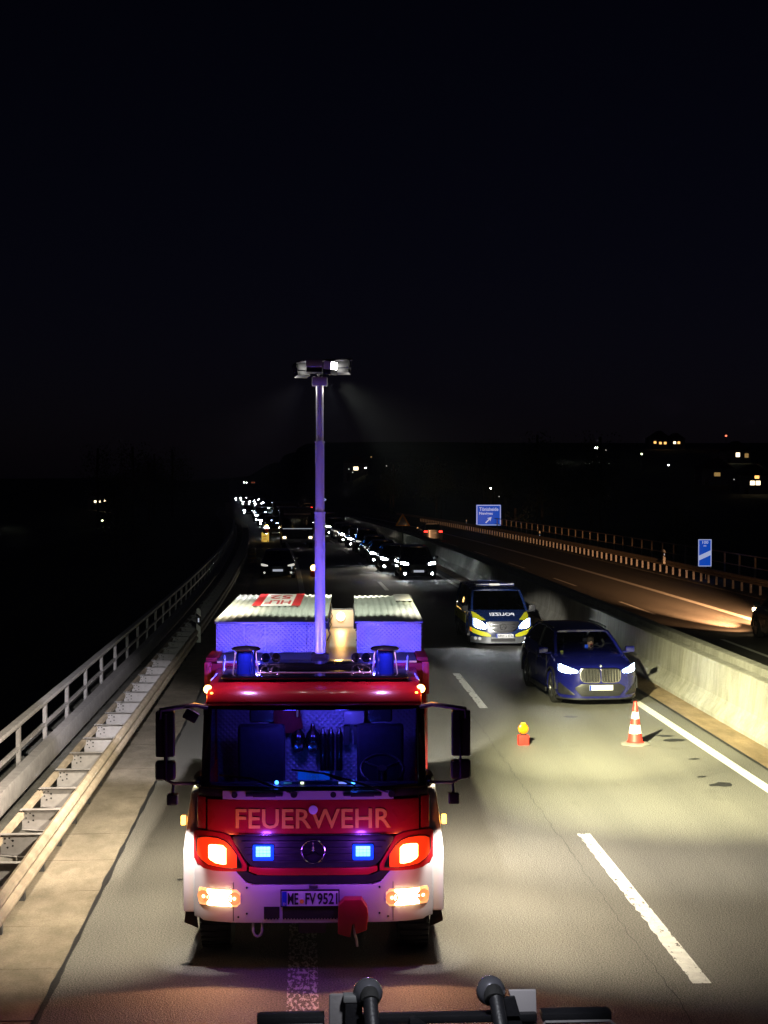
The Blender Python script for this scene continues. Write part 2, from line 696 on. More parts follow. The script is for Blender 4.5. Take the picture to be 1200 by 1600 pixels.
# ---------------------------------------------------------------- terrain: valley under the bridge, hillside on the right, rising ground far off
def terrain_h(x, y):
    xr = x - X0(max(0, y)) - 6
    y_ = y
    valley = -14 * (1 - smooth01((y - 110) / 90)) - .5
    left = -9 * smooth01((-x - 24) / 30) * (1 - smooth01((y - 420) / 250))
    y = min(y, 820 + 60 * math.sin(x * .006) + 40 * math.sin(x * .017 + 1))
    hill = .06 * max(0, y - 350) * smooth01((xr - 14) / 26) + .022 * max(0, y - 380) * smooth01((-xr - 14) / 40)
    far = .012 * max(0, y - 420)
    h = max(valley + left, -15) + max(hill, far)
    k = smooth01((34 - abs(xr)) / 16)
    h = h * (1 - k) + min(h, Z0(y_) - .5) * k if y_ > 60 else h
    return h


mb = MB()
TX = [-2600, -1500, -900, -600, -420, -300, -220, -160, -120, -90, -70, -55, -44, -36, -29, -23, -17, -11, -5, 1, 7, 13, 19, 25, 31, 38, 46, 56, 70, 90,
      120, 160, 220, 300, 420, 600, 900, 1500, 2600]
TY = [-900, -300, -100, -20, 20, 50, 75, 95, 110, 125, 140, 155, 170, 185, 200, 220, 240, 265, 290, 320, 350, 380, 410, 440, 480, 520, 560, 620, 700, 800,
      950, 1200, 1700, 2500, 4000]
mb.add([(x, y, terrain_h(x, y)) for x in TX for y in TY], grid_faces(len(TX), len(TY)))
tag(mb.build('terrain', 'soil', smooth=True), kind='structure')

# ---------------------------------------------------------------- carriageways
road = tag(ribbon(MB(), -2.45, 7.88, -12, 1000, 0.).build('road', 'asphalt'), kind='structure')
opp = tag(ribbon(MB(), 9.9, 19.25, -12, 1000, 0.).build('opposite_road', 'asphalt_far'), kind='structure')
deck = MB()
extrude_along(deck, [(-5.2, -.02), (9.12, -.02), (9.12, -.9), (6, -1.6), (-2, -1.6), (-5.2, -.6)], -12, 190)
tag(deck.build('bridge_deck', 'kerb_concrete'), kind='structure')
deck = MB()
extrude_along(deck, [(9.2, -.02), (22.2, -.02), (22.2, -.6), (19, -1.6), (12, -1.6), (9.2, -.9)], -12, 190)
tag(deck.build('bridge_deck', 'kerb_concrete'), kind='structure')
tag(ribbon(MB(), 7.9, 8.52, -12, 400, .012).build('gutter', 'gutter_concrete'), kind='structure')
ribbon(MB(), 7.85, 7.92, -12, 120, .016).build('joint_line', 'tar', road)
tag(ribbon(MB(), 8.9, 9.45, -12, 400, .05).build('median_strip', 'kerb_concrete'), kind='structure')
verge = MB()
extrude_along(verge, [(19.25, -.05), (19.25, .05), (22.3, .12), (22.3, -.05)], -12, 300)
tag(verge.build('opposite_verge', 'kerb_concrete'), kind='structure')


def marking(x0, x1, y0, y1, m, parent, rag=0., zz=.005):
    b = MB()
    n = max(2, int((y1 - y0) / .12)) if rag else max(2, int((y1 - y0) / 3))
    vs = []
    for i in range(n + 1):
        y = y0 + (y1 - y0) * i / n
        a = rag * (rnd.random() ** 2) if rag else 0
        vs += [(X0(y) + x0 + a, y, zz), (X0(y) + x1 - a * .12, y, zz)]
    b.add(vs, grid_faces(n + 1, 2))
    return b.build('lane_marking', m, parent)


for k in range(10):
    y = 14.45 + 18.05 * k
    marking(3.78, 3.97, y, y + 6.3 - (.3 if k else 0), 'paint_worn' if k < 2 else 'paint_line', road, .035 if k < 2 else 0)
marking(7.30, 7.50, 2, 140, 'paint_line', road)
marking(-.18, .12, 2, 60, 'paint_patchy', road)
marking(-.15, .10, 60, 180, 'paint_line', road)
for y0 in (25.6, 40.5, 55.5, 71, 86, 101, 116):
    marking(12.98, 13.13, y0, y0 + 6, 'paint_line', opp)
marking(15.88, 16.2, 20, 220, 'paint_line', opp)
marking(18.25, 18.31, 20, 120, 'kerb_concrete', opp)
marking(10.1, 10.3, 20, 150, 'paint_line', opp)

# skid scraps and tar repairs on the lane
for (x, y, a, bb, r) in ((7.05, 28.25, .24, .16, .1), (6.98, 28.75, .22, .1, -.1), (6.75, 24.05, .22, .16, .3), (6.6, 24.7, .1, .06, 0.2), (6.9, 26.3, .12, .06, .2), (5.55, 31.2, .16, .12, .3),
                         (-1.2, 15.3, .07, .05, 0), (-1.55, 18.6, .05, .04, .4)):
    b = MB()
    n = 11
    vs = [(0, 0, 0)] + [(a * (.7 + .5 * rnd.random()) * math.cos(2 * math.pi * i / n), bb * (.6 + .7 * rnd.random()) * math.sin(2 * math.pi * i / n), 0) for i in range(n)]
    b.add(vs, [(0, 1 + i, 1 + (i + 1) % n) for i in range(n)])
    o = b.build('tar_patch', 'tar', road)
    o.location = (x, y, .005)
    o.rotation_euler = (0, 0, r)

# ---------------------------------------------------------------- hard shoulder of concrete slabs
sh = tag(ribbon(MB(), -3.66, -2.45, -12, 400, -.012).build('hard_shoulder', 'tar'), kind='structure')
y = 2.0
i = 0
while y < 42:
    L = 1.47 if y < 20 else 2.4
    b = MB()
    j = rnd.uniform(-.03, .03)
    b.add([(-3.66, y, -.01), (-2.47, y, -.01), (-2.47, y + L - .016, -.01), (-3.66, y + L - .016, -.01),
           (-3.66, y + j, .006), (-2.47, y + .006 + j * .5, .004), (-2.47, y + L - .018, .004), (-3.66, y + L - .018 + j, .006)],
          [(4, 5, 6, 7), (0, 1, 5, 4), (1, 2, 6, 5), (2, 3, 7, 6), (3, 0, 4, 7)])
    b.build('slab', 'slab_concrete', sh)
    y += L
    i += 1
ribbon(MB(), -3.66, -2.47, y, 380, .004).build('slab', 'slab_concrete', sh)
b = MB()
Y = [2 + .16 * k for k in range(300)]
vs = []
for y in Y:
    wdt = .021 + .012 * math.sin(y * 3.1) * math.sin(y * 1.7 + 1) + rnd.uniform(-.006, .006)
    vs += [(-2.455 - wdt, y, .011), (-2.445 + wdt, y, .011)]
b.add(vs, grid_faces(len(Y), 2))
b.build('joint_line', 'tar', sh)
kerb = MB()
extrude_along(kerb, [(-3.68, -.02), (-3.70, .15), (-3.74, .165), (-5.0, .19), (-5.2, .16), (-5.2, -.03)], -12, 300)
tag(kerb.build('bridge_kerb', 'kerb_concrete'), kind='structure')

# ---------------------------------------------------------------- left guardrail with spacer brackets
gr = thing('guardrail', 'galvanised guardrail with trapezoid spacer brackets along the concrete shoulder left of the fire engine', 'guardrail', (0, 0, 0))
wprof = [(-3.085, .80), (-3.05, .815), (-3.0, .79), (-2.985, .745), (-3.0, .705), (-3.055, .675), (-3.055, .645), (-3.0, .615), (-2.985, .575), (-3.0, .53),
         (-3.05, .505), (-3.085, .515), (-3.065, .53), (-3.02, .55), (-3.007, .575), (-3.02, .6), (-3.075, .635), (-3.075, .685), (-3.02, .72), (-3.007, .745),
         (-3.02, .775), (-3.06, .79)]
b = MB()
extrude_along(b, wprof, 2, 150, fine=60)
b.build('front_beam', 'galv_dull', gr, smooth=True)
b = MB()
extrude_along(b, [(-3.6, .70), (-3.53, .70), (-3.53, .77), (-3.6, .77)], 2, 150)
b.build('rear_rail', 'galv_dull', gr)
sp = MB()
sp.prism([(-.5, .79), (0, .79), (-.02, .56), (-.1, .53), (-.5, .56)], 'y', -.004, .004)
sp.prism([(-.52, .795), (0, .795), (0, .803), (-.52, .803)], 'y', -.05, .03)
sp.prism([(-.5, .548), (-.1, .518), (-.1, .526), (-.5, .556)], 'y', -.04, .02)
for (x, z, r) in ((-.45, .745, .011), (-.45, .69, .011), (-.40, .75, .011), (-.36, .72, .014), (-.42, .64, .012), (-.36, .66, .012)):
    sp.cyl((x, -.0065, z), (x, .0065, z), r, n=8, mi=1)
sp_me = sp.mesh('spacer', ['rail_paint', 'black_plastic'])
po = MB()
po.box(-.04, .04, -.05, -.044, 0, .62).box(-.04, -.034, -.05, .03, 0, .62).box(.034, .04, -.05, .03, 0, .62)
po_me = po.mesh('post', 'galv_dark')
y = 19.05 - 1.333 * 11
k = 0
while y < 140:
    inst('spacer', sp_me, gr, (X0(y) - 3.06, y, 0))
    inst('post', po_me, gr, (X0(y) - 3.33, y + .06, 0))
    y += 1.333
    k += 1

# ---------------------------------------------------------------- left bridge railing with box guard beam
rl = thing('bridge_railing', 'grey steel bridge railing with square posts and broad guard beam at far left', 'railing', (0, 0, 0))
pm = MB()
pm.box(-.03, .03, -.06, .06, .17, 1.24)
pm.box(-.09, .09, -.1, .1, .17, .19)
pm.box(.03, .10, -.03, .03, .5, .66)
pm_me = pm.mesh('post', 'rail_paint', bevel=.004, seg=1)
y = 23.06 - 2.33 * 8
while y < 145:
    inst('post', pm_me, rl, (X0(y) - 4.36, y, 0))
    y += 2.33
b = MB()
extrude_along(b, [(-4.43, 1.24), (-4.29, 1.24), (-4.285, 1.27), (-4.30, 1.30), (-4.42, 1.30), (-4.435, 1.27)], 2, 150, fine=60)
b.build('top_rail', 'rail_paint', rl, smooth=True)
b = MB()
extrude_along(b, [(-4.385, .85), (-4.335, .85), (-4.335, .90), (-4.385, .90)], 2, 150)
b.build('mid_rail', 'rail_paint', rl)
b = MB()
extrude_along(b, [(-4.26, .40), (-4.10, .40), (-4.085, .44), (-4.085, .68), (-4.10, .72), (-4.26, .72)], 2, 150, fine=60)
b.build('guard_beam', 'rail_paint', rl, smooth=True, ang=25)


# ---------------------------------------------------------------- concrete barriers on the median
def barrier(name, label, prof, y0, n, L):
    t = thing(name, label, 'barrier')
    for i in range(n):
        b = MB()
        a = y0 + i * L
        extrude_along(b, prof, a, a + L - .012, fine=2)
        b.build('wall_segment', 'wall_concrete', t)
    return t


NJ = [(8.5, -.01), (8.5, .09), (8.66, .32), (8.70, .40), (8.76, 1.075), (8.78, 1.09), (9.0, 1.09), (9.02, 1.07), (9.04, -.01)]
barrier('concrete_barrier', 'floodlit pale concrete barrier right of the blue car, nearer one of the two', NJ, 4.3, 34, 5.0)
NJ2 = [(9.26, -.01), (9.36, 1.07), (9.38, 1.09), (9.62, 1.09), (9.64, 1.07), (9.7, .35), (9.86, .1), (9.86, -.01)]
barrier('concrete_barrier', 'second concrete barrier behind the floodlit one, bordering the opposite carriageway', NJ2, 6.3, 34, 5.0)

# ---------------------------------------------------------------- opposite side: guardrail, railing
gr2 = thing('guardrail', 'long guardrail on pale short posts along the far side of the opposite carriageway', 'guardrail')
b = MB()
extrude_along(b, [(p[0] * -1 + 16.55, p[1] - .02) for p in wprof], 30, 210, fine=60)
b.build('front_beam', 'galv_dull', gr2, smooth=True)
p2 = MB()
p2.box(-.05, .05, -.04, .04, .05, .74)
p2m = p2.mesh('post', 'rail_paint')
y = 44.
while y < 190:
    inst('post', p2m, gr2, (X0(y) + 19.72, y, 0))
    y += 1.333
rl2 = thing('bridge_railing', 'thin dark bridge railing behind the guardrail of the opposite carriageway', 'railing')
p3 = MB()
p3.box(-.04, .04, -.05, .05, .1, 1.35)
p3m = p3.mesh('post', 'galv_dull')
y = 46.
while y < 150:
    inst('post', p3m, rl2, (X0(y) + 21.7, y, 0))
    y += 2.5
b = MB()
extrude_along(b, [(21.65, 1.35), (21.75, 1.35), (21.75, 1.41), (21.65, 1.41)], 40, 155)
b.build('top_rail', 'galv_dull', rl2)
b = MB()
extrude_along(b, [(21.68, .8), (21.73, .8), (21.73, .85), (21.68, .85)], 40, 155)
b.build('mid_rail', 'galv_dull', rl2)


# ---------------------------------------------------------------- delineators
def delineator(x, y, z, h, label, slanted=True):
    t = thing('delineator_post', label, 'delineator', (x, y, z), 0, 'white delineator posts beside the carriageways')
    b = MB()
    b.prism([(-.06, -.05), (.06, -.05), (.05, .05), (-.05, .05)], 'z', 0, h * .62)
    b.build('post_base', 'cone_white', t)
    b = MB()
    b.prism([(-.061, h * .56), (.061, h * .46), (.061, h * .76), (-.061, h * .86)], 'y', -.052, .052)
    b.build('black_band', 'ink', t)
    b = MB()
    b.prism([(-.06, h * .862), (.06, h * .762), (.06, h * .94), (.0, h), (-.06, h)], 'y', -.05, .05)
    b.build('post_top', 'cone_white', t)
    b = MB()
    b.box(-.02, .02, -.056, -.0525, h * .6, h * .72)
    b.build('reflector', 'plate_lit', t)


delineator(-2.98, 42.2, .45, .95, 'white delineator with slanted black band fixed on the left guardrail')
delineator(X0(80) + 19.35, 79, .62, .75, 'white delineator standing at the guardrail left of the countdown sign')
delineator(X0(122) + 20.6, 122, -.1, 1.1, 'small white delineator on the verge between the exit sign and the opposite carriageway')
delineator(X0(160) + 20.5, 160, -.1, 1.1, 'tiny white delineator below and left of the blue exit sign')


def seam(pts, wd, n):
    """Sealed crack: a thin wandering band of bitumen on the lane."""
    m_ = MB()
    vs = []
    for i in range(n + 1):
        t = i / n * (len(pts) - 1)
        k = min(int(t), len(pts) - 2)
        p = Vector(pts[k]).lerp(Vector(pts[k + 1]), t - k)
        dv = (Vector(pts[k + 1]) - Vector(pts[k])).normalized()
        sd = Vector((-dv.y, dv.x))
        j = sd * rnd.uniform(-.025, .025)
        ww = wd * rnd.uniform(.6, 1.3)
        p = p + j
        vs += [(p.x - sd.x * ww, p.y - sd.y * ww, .0045), (p.x + sd.x * ww, p.y + sd.y * ww, .0045)]
    m_.add(vs, grid_faces(n + 1, 2))
    m_.build('tar_seam', 'tar', road)


seam([(3.52, 8), (3.5, 60)], .0035, 260)


# ================================================================ fire engine
T = thing('fire_engine', 'red and white fire engine with raised light mast, blue flashers and mirrors, facing the camera', 'fire engine', (.075, 14.9, 0), R(-1.7))


def tdef(v):
    """Rounds the cab front in plan: corners sweep back."""
    k = max(0., 1 - v.y / .9)
    return Vector((v.x, v.y + k * .17 * (abs(v.x) / 1.2) ** 6 + k * .02 * (v.x / 1.2) ** 2, v.z))


def xs(a, b, n):
    return [a + (b - a) * i / n for i in range(n + 1)]


def sym(cols):
    return [(-x, a, b) for x, a, b in reversed(cols) if x > 1e-6] + [c for c in cols if c[0] >= -1e-6]


# bumper: low in the middle, horns reaching up to the indicators at the corners
cols = [(x, .526 + (.02 if x > 1.1 else 0), .905 if x < .62 else .905 + .165 * smooth01((x - .62) / .2)) for x in
        [0, .15, .3, .45, .6, .66, .72, .78, .84, .92, 1.0, 1.06, 1.1, 1.14, 1.17, 1.19, 1.2]]
MB().patch(sym(cols), 0, .42, 6).build('bumper', 'white_paint', T, bevel=.014, deform=tdef)
for sx in (-1, 1):                                   # body seams on the bumper, screws
    MB().patch([(sx * .795 - .003, .54, .93), (sx * .795 + .003, .54, .93)], -.0035, .003, 2).build('seam', 'ink', T, deform=tdef)
    for (x, z) in ((.66, .88), (.66, .62), (.745, .585)):
        b = MB()
        b.cyl((sx * x, -.006, z), (sx * x, .004, z), .011, n=8)
        b.build('screw', 'ink', T, deform=tdef)
MB().box(-.04, .045, -.006, .002, .872, .902).build('badge_plate', 'galv_dark', T)
# intake slots under the plate, with toothed lower edge
for (a, c) in ((-.49, -.335), (-.305, .27)):
    it = MB().box(a, c, -.004, .02, .575, .69).build('intake', 'black_plastic', T)
    b = MB()
    n = int((c - a) / .03)
    for i in range(n):
        x0 = a + (c - a) * (i + .1) / n
        b.box(x0, x0 + .017, -.010, -.003, .565, .583)
    b.build('tooth_row', 'ink', it)
# number plate
pl = MB().box(-.325, .262, -.024, -.001, .69, .865).build('number_plate', 'ink', T, bevel=.006)
MB().box(-.312, .25, -.028, -.0245, .703, .85).build('plate_face', 'plate_white', pl)
MB().box(-.31, -.262, -.031, -.0285, .705, .848).build('euro_band', 'plate_blue', pl)
lettering('ME', .115, .105, 'ink', pl, Matrix.Translation((-.20, -.030, .776)) @ FRONT, bold=.02)
lettering('FV', .115, .105, 'ink', pl, Matrix.Translation((-.025, -.030, .776)) @ FRONT, bold=.02)
lettering('9521', .115, .2, 'ink', pl, Matrix.Translation((.142, -.030, .776)) @ FRONT, bold=.02)
lettering('D', .025, .02, 'plate_white', pl, Matrix.Translation((-.286, -.033, .725)) @ FRONT)
MB().cyl((-.113, -.034, .75), (-.113, -.028, .75), .022, n=14).build('seal', 'letter_gold', pl)

# headlights in the bumper
for sx in (-1, 1):
    hcols = [(x, .684 + (.03 if abs(x - .94) > .2 else 0), .858 - (.03 if abs(x - .94) > .2 else 0)) for x in [.725, .735, .76, .85, .94, 1.03, 1.1, 1.14, 1.155]]
    if sx < 0:
        hcols = [(-x, a, c) for x, a, c in reversed(hcols)]
    h = MB().patch(hcols, -.006, .02, 3).build('headlight', 'glow_lamp_lens', T, bevel=.004, deform=tdef)
    b = MB()
    for x in (.785, 1.10):
        b.lathe((sx * x, -.008, .77), [(.001, .0), (.03, -.003), (.058, -.012), (.064, -.012), (.064, .012)], 18, 'y')
    b.build('reflector', 'reflector_glow', h, smooth=True, deform=tdef)  # emission stands for the bulb light caught by the bowls
    b = MB()
    for x in (.785, 1.10):
        b.ball((sx * x, -.014, .77), .017, 6)
    b.build('bulb', 'glow_bulb', h, deform=tdef)
    c2 = [(sx * x, .692, .85) for x in ([.815, .9, .96, 1.06] if sx > 0 else [1.06, .96, .9, .815])]
    MB().patch(c2, -.016, .01, 2).build('lamp_core', 'glow_warm', h, bevel=.006, deform=tdef)
    lamp('SPOT', 'headlight_beam', (sx * .94, -.06, .77), 52, (1, .44, .2), T, (sx * 1.2, -5, .55), 140, .12, .06)
    lamp('POINT', 'headlight_glow', (sx * .94, -.18, .77), 1.5, (1, .4, .16), T, radius=.06)
    # indicators
    ic = [(.71, 1.075, 1.115), (.76, 1.072, 1.215), (.82, 1.07, 1.30), (.88, 1.07, 1.35), (.95, 1.075, 1.375), (1.05, 1.09, 1.38), (1.12, 1.13, 1.37), (1.165, 1.18, 1.345),
          (1.18, 1.23, 1.32)]
    hc = [(.66, 1.045, 1.10), (.74, 1.04, 1.24), (.82, 1.035, 1.39), (.9, 1.035, 1.42), (1.0, 1.035, 1.43), (1.1, 1.05, 1.43), (1.17, 1.09, 1.42), (1.205, 1.14, 1.40)]
    if sx < 0:
        ic = [(-x, a, c) for x, a, c in reversed(ic)]
        hc = [(-x, a, c) for x, a, c in reversed(hc)]
    ho = MB().patch(hc, -.004, .3, 4).build('indicator_housing', 'fire_red', T, bevel=.01, deform=tdef)
    MB().patch(ic, -.014, .012, 4).build('indicator_rim', 'chrome', ho, bevel=.003, deform=tdef)
    ic2 = [(x, a + .008, c - .008) for x, a, c in ic[1:-1]]
    MB().patch(ic2, -.019, .006, 4).build('indicator_lens', 'glow_orange_dim', ho, deform=tdef)
    core = [(.865, 1.115, 1.27), (.9, 1.11, 1.30), (.97, 1.12, 1.305), (1.03, 1.15, 1.30), (1.045, 1.17, 1.29)]
    if sx < 0:
        core = [(-x, a, c) for x, a, c in reversed(core)]
    MB().patch(core, -.026, .006, 3).build('lamp_core', 'glow_amber_core', ho, bevel=.004, deform=tdef)
    lamp('POINT', 'indicator_glow', (sx * .95, -.2, 1.2), 3.2, (1, .2, .05), T, radius=.06)

# grille band, strips, star
gcols = [(0, 1.075, 1.395), (.3, 1.075, 1.395), (.55, 1.08, 1.395), (.62, 1.10, 1.395), (.68, 1.16, 1.395), (.74, 1.26, 1.392), (.80, 1.34, 1.388)]
g = MB().patch(sym(gcols), .004, .1, 4).build('grille', 'grille_black', T, bevel=.006, deform=tdef)
for z in (1.14, 1.205, 1.27, 1.335):
    wv = .6 + (z - 1.1) * .5
    MB().patch(sym([(0, z - .013, z + .013), (wv * .5, z - .013, z + .013), (wv, z - .008, z + .012)]), -.008, .014, 1).build('slat', 'black_plastic', g, bevel=.004, deform=tdef, seg=1)
MB().patch(sym([(0, 1.0, 1.073), (.4, 1.0, 1.073), (.55, 1.005, 1.077), (.64, 1.04, 1.09)]), .0, .1, 2).build('lower_trim', 'fire_red', T, bevel=.008, deform=tdef)
MB().patch(sym([(0, .912, .995), (.45, .912, .996), (.58, .914, 1.0), (.7, .96, 1.05), (.82, 1.05, 1.07)]), .012, .1, 2).build('lower_grille', 'black_plastic', T, deform=tdef)
st = MB()
st.tube([(.115 * math.cos(2 * math.pi * k / 32), -.018, 1.245 + .115 * math.sin(2 * math.pi * k / 32)) for k in range(33)], .0065, 6)
for k in range(3):
    a = math.pi / 2 + k * 2 * math.pi / 3
    ca, sa = math.cos(a), math.sin(a)
    st.add([(.112 * ca, -.016, 1.245 + .112 * sa), (.014 * math.cos(a + 1.05), -.016, 1.245 + .014 * math.sin(a + 1.05)), (0, -.03, 1.245),
            (.014 * math.cos(a - 1.05), -.016, 1.245 + .014 * math.sin(a - 1.05))], [(0, 1, 2), (0, 2, 3)])
st.build('star_emblem', 'chrome', g, smooth=True)
# blue front flashers
for sx in (-1, 1):
    x = sx * .495
    fl = MB().box(x - .105, x + .105, -.033, .01, 1.155, 1.315).build('front_flasher', 'glow_blue_halo', T, bevel=.02)  # housing enlarged and glowing to stand for the halo round the LEDs
    b = MB()
    for i in range(4):
        for j in range(3):
            cx = x + (i - 1.5) * .036
            b.box(cx - .0165, cx + .0165, -.04, -.034, 1.2 + j * .034, 1.23 + j * .034)
    b.build('led_row', 'glow_blue_core', fl)
    lamp('POINT', 'front_flash', (x, -.3, 1.25), 9, (.30, .06, 1), T, radius=.05)

# red service flap with the lettering
MB().patch(sym([(x, 1.40, 1.752) for x in (0, .3, .6, .9, 1.0, 1.06)]), .012, .12, 4).build('front_flap', 'fire_red', T, bevel=.012, deform=tdef)
for sx in (-1, 1):
    MB().patch([(sx * x, 1.44, 1.765) for x in ((1.075, 1.10, 1.13, 1.15, 1.165) if sx > 0 else (1.165, 1.15, 1.13, 1.10, 1.075))], .02, .3, 3).build('corner_panel', 'fire_red', T, bevel=.008, deform=tdef)
lettering('FEUERWEHR', .196, 1.545, 'letter_gold', T, Matrix.Translation((.002, .006, 1.565)) @ FRONT, bold=.012, depth=.006, deform=tdef)
MB().patch([(-.75, 1.402, 1.412), (.75, 1.402, 1.412)], .004, .01, 1).build('flap_edge', 'chrome', T)
bd = MB()
bd.cyl((.0, -.004, 1.655), (.0, .012, 1.655), .045, n=20)
bd.build('badge', 'plate_white', T, bevel=.004)
# cowl strip with grips and wiper pivots
MB().patch(sym([(x, 1.77, 1.855) for x in (0, .4, .8, 1.0, 1.1, 1.15)]), .03, .1, 2).build('cowl', 'black_plastic', T, bevel=.008, deform=tdef)
cw = MB().patch([(-.9, 1.758, 1.84), (.0, 1.756, 1.842), (.8, 1.758, 1.84)], .0, .03, 1).build('cowl_panel', 'white_paint', T, deform=tdef)
for (a, c) in ((-.67, -.3), (.3, .68)):
    b = MB()
    b.box(a + .07, c - .07, -.02, .02, 1.785, 1.832)
    b.box(a, a + .07, -.012, .02, 1.79, 1.826).box(c - .07, c, -.012, .02, 1.79, 1.826)
    b.build('grip', 'black_plastic', T, bevel=.008)
for x in (-.78, .2):
    b = MB()
    b.cyl((x, .0, 1.805), (x, .03, 1.805), .03, n=14)
    b.build('cap', 'black_plastic', T)
for (x, tx, tz) in ((-.19, -.62, 1.95), (.78, .1, 2.0)):
    wp = MB()
    wp.cyl((x, -.03, 1.815), (x, .05, 1.815), .035, n=12)
    wp.tube([(x, -.015, 1.815), (x + (tx - x) * .5, .05, 1.815 + (tz - 1.815) * .55), (tx, .10, tz)], .012, 6)
    wo = wp.build('wiper', 'black_plastic', T, smooth=True)
    b = MB()
    b.tube([(tx + .32, .07, tz - .12), (tx, .10, tz), (tx - .32, .135, tz + .03)], .010, 6)
    b.build('wiper_blade', 'ink', wo)


# windscreen and its frame share one raked, curved surface
def wdef(v):
    return Vector((v.x, v.y + .055 + (v.z - 1.84) * .5 + .13 * (abs(v.x) / 1.1) ** 4, v.z))


MB().patch([(x, 1.85 + .0, 2.6) for x in xs(-1.07, 1.07, 16)], 0, .008, 6).build('windscreen', 'windscreen', T, deform=wdef, smooth=True)
for sx in (-1, 1):
    cc = [(1.045, 1.85, 2.61), (1.07, 1.84, 2.63), (1.11, 1.82, 2.63), (1.135, 1.8, 2.6)]
    if sx < 0:
        cc = [(-x, a, c) for x, a, c in reversed(cc)]
    MB().patch(cc, -.015, .07, 6).build('pillar', 'car_black', T, bevel=.006, deform=wdef)
MB().patch([(x, 2.585, 2.64) for x in xs(-1.08, 1.08, 12)], -.02, .06, 1).build('screen_header', 'car_black', T, bevel=.006, deform=wdef)
MB().patch([(x, 1.835, 1.875) for x in xs(-1.1, 1.1, 12)], -.014, .06, 1).build('screen_sill', 'black_plastic', T, bevel=.006, deform=wdef)
# roof
MB().prism([(.42, 2.63), (.40, 2.66), (.46, 2.735), (.60, 2.79), (.85, 2.82), (1.75, 2.86), (1.75, 2.63)], 'x', -1.10, 1.10).build('cab_roof', 'fire_red', T, bevel=.035, seg=3)
# side walls, doors, windows
for sx in (-1, 1):
    def bx(a, c, y0, y1, z0, z1):
        return MB().box(min(sx * a, sx * c), max(sx * a, sx * c), y0, y1, z0, z1)
    d = bx(1.10, 1.145, .30, 1.72, .8, 1.86).build('door', 'fire_red', T, bevel=.01)
    bx(1.146, 1.165, 1.25, 1.42, 1.6, 1.64).build('handle', 'black_plastic', d, bevel=.005)
    bx(1.105, 1.12, .55, 1.6, 1.865, 2.52).build('side_window', 'car_glass', T)
    bx(1.09, 1.14, 1.62, 1.76, 1.862, 2.64).build('rear_pillar', 'fire_red', T, bevel=.01)
    bx(1.09, 1.13, .45, 1.62, 2.53, 2.63).build('window_rail', 'car_black', T)
    # white wheel-arch flare standing proud of the bumper corner
    b = MB()
    prof = [(.20, .58), (.22, 1.2), (.26, 1.62), (.34, 1.76), (.5, 1.79), (1.35, 1.76), (1.38, .9), (1.3, .58)]
    n = len(prof)
    vs = [(sx * 1.15, p[0], p[1]) for p in prof] + [(sx * (1.315 - .07 * smooth01((p[1] - 1.25) / .55)), p[0] + .02, p[1]) for p in prof]
    fs = [tuple(range(n)), tuple(reversed(range(n, 2 * n)))] + [(i, i + n, (i + 1) % n + n, (i + 1) % n) for i in range(n)]
    b.add(vs, fs)
    b.build('arch_flare', 'flare_white', T, bevel=.02)
    b = MB()
    b.prism([(sx * 1.17, .40), (sx * 1.31, .46), (sx * 1.29, .6), (sx * 1.2, .6)], 'y', .28, .32)
    b.box(min(sx * 1.2, sx * 1.29), max(sx * 1.2, sx * 1.29), .3, .34, .46, .86)
    b.build('mudflap', 'rubber', T)
    b = MB()
    b.box(min(sx * 1.30, sx * 1.345), max(sx * 1.30, sx * 1.345), .3, .36, 1.44, 1.53)
    b.build('side_marker', 'glow_amber', T, bevel=.008)
    # tread of the step below the arch, wheels
    for wy in (1.05, 5.3):
        wx = 1.03
        tr = MB()
        tr.lathe((sx * wx, wy, .5), [(.27, -.15), (.40, -.165), (.46, -.16), (.492, -.13), (.5, -.05), (.5, .05), (.492, .13), (.46, .16), (.40, .165), (.27, .15)], 32, 'x')
        for k in range(36):
            t = 2 * math.pi * k / 36
            M = Matrix.Translation((sx * wx, wy, .5)) @ Matrix.Rotation(t, 4, 'X')
            tr.box(-.15, .15, -.022, .022, .49, .508, M=M)
        wo = tr.build('wheel', 'rubber', T, smooth=True)
        rm = MB()
        rm.lathe((sx * wx, wy, .5), [(.02, sx * .10), (.14, sx * .10), (.15, sx * .05), (.24, sx * .02), (.275, sx * .14), (.275, -sx * .14), (.1, -sx * .1), (.01, -sx * .1)], 24, 'x')
        rm.build('rim', 'white_paint', wo, smooth=True)
    # corner reflector columns and roof marker lamps
    b = MB()
    b.box(min(sx * 1.17, sx * 1.245), max(sx * 1.17, sx * 1.245), 1.74, 1.80, 2.56, 2.92)
    b.build('red_corner_light', 'sign_red', T, bevel=.012)
    mk = MB()
    mk.lathe((sx * 1.10, .62, 2.775), [(.001, -.04), (.03, -.035), (.042, -.01), (.042, .01), (.01, .03)], 14, 'y')
    mk.build('marker_lamp', 'glow_amber_core', T, smooth=True)
    mk = MB()
    mk.ball((sx * 1.05, .50, 2.745), .017, 6)
    mk.build('marker_lamp', 'glow_amber', T, smooth=True)
    lamp('POINT', 'marker_glow', (sx * 1.17, .5, 2.79), 2.2, (1, .36, .06), T, radius=.03)

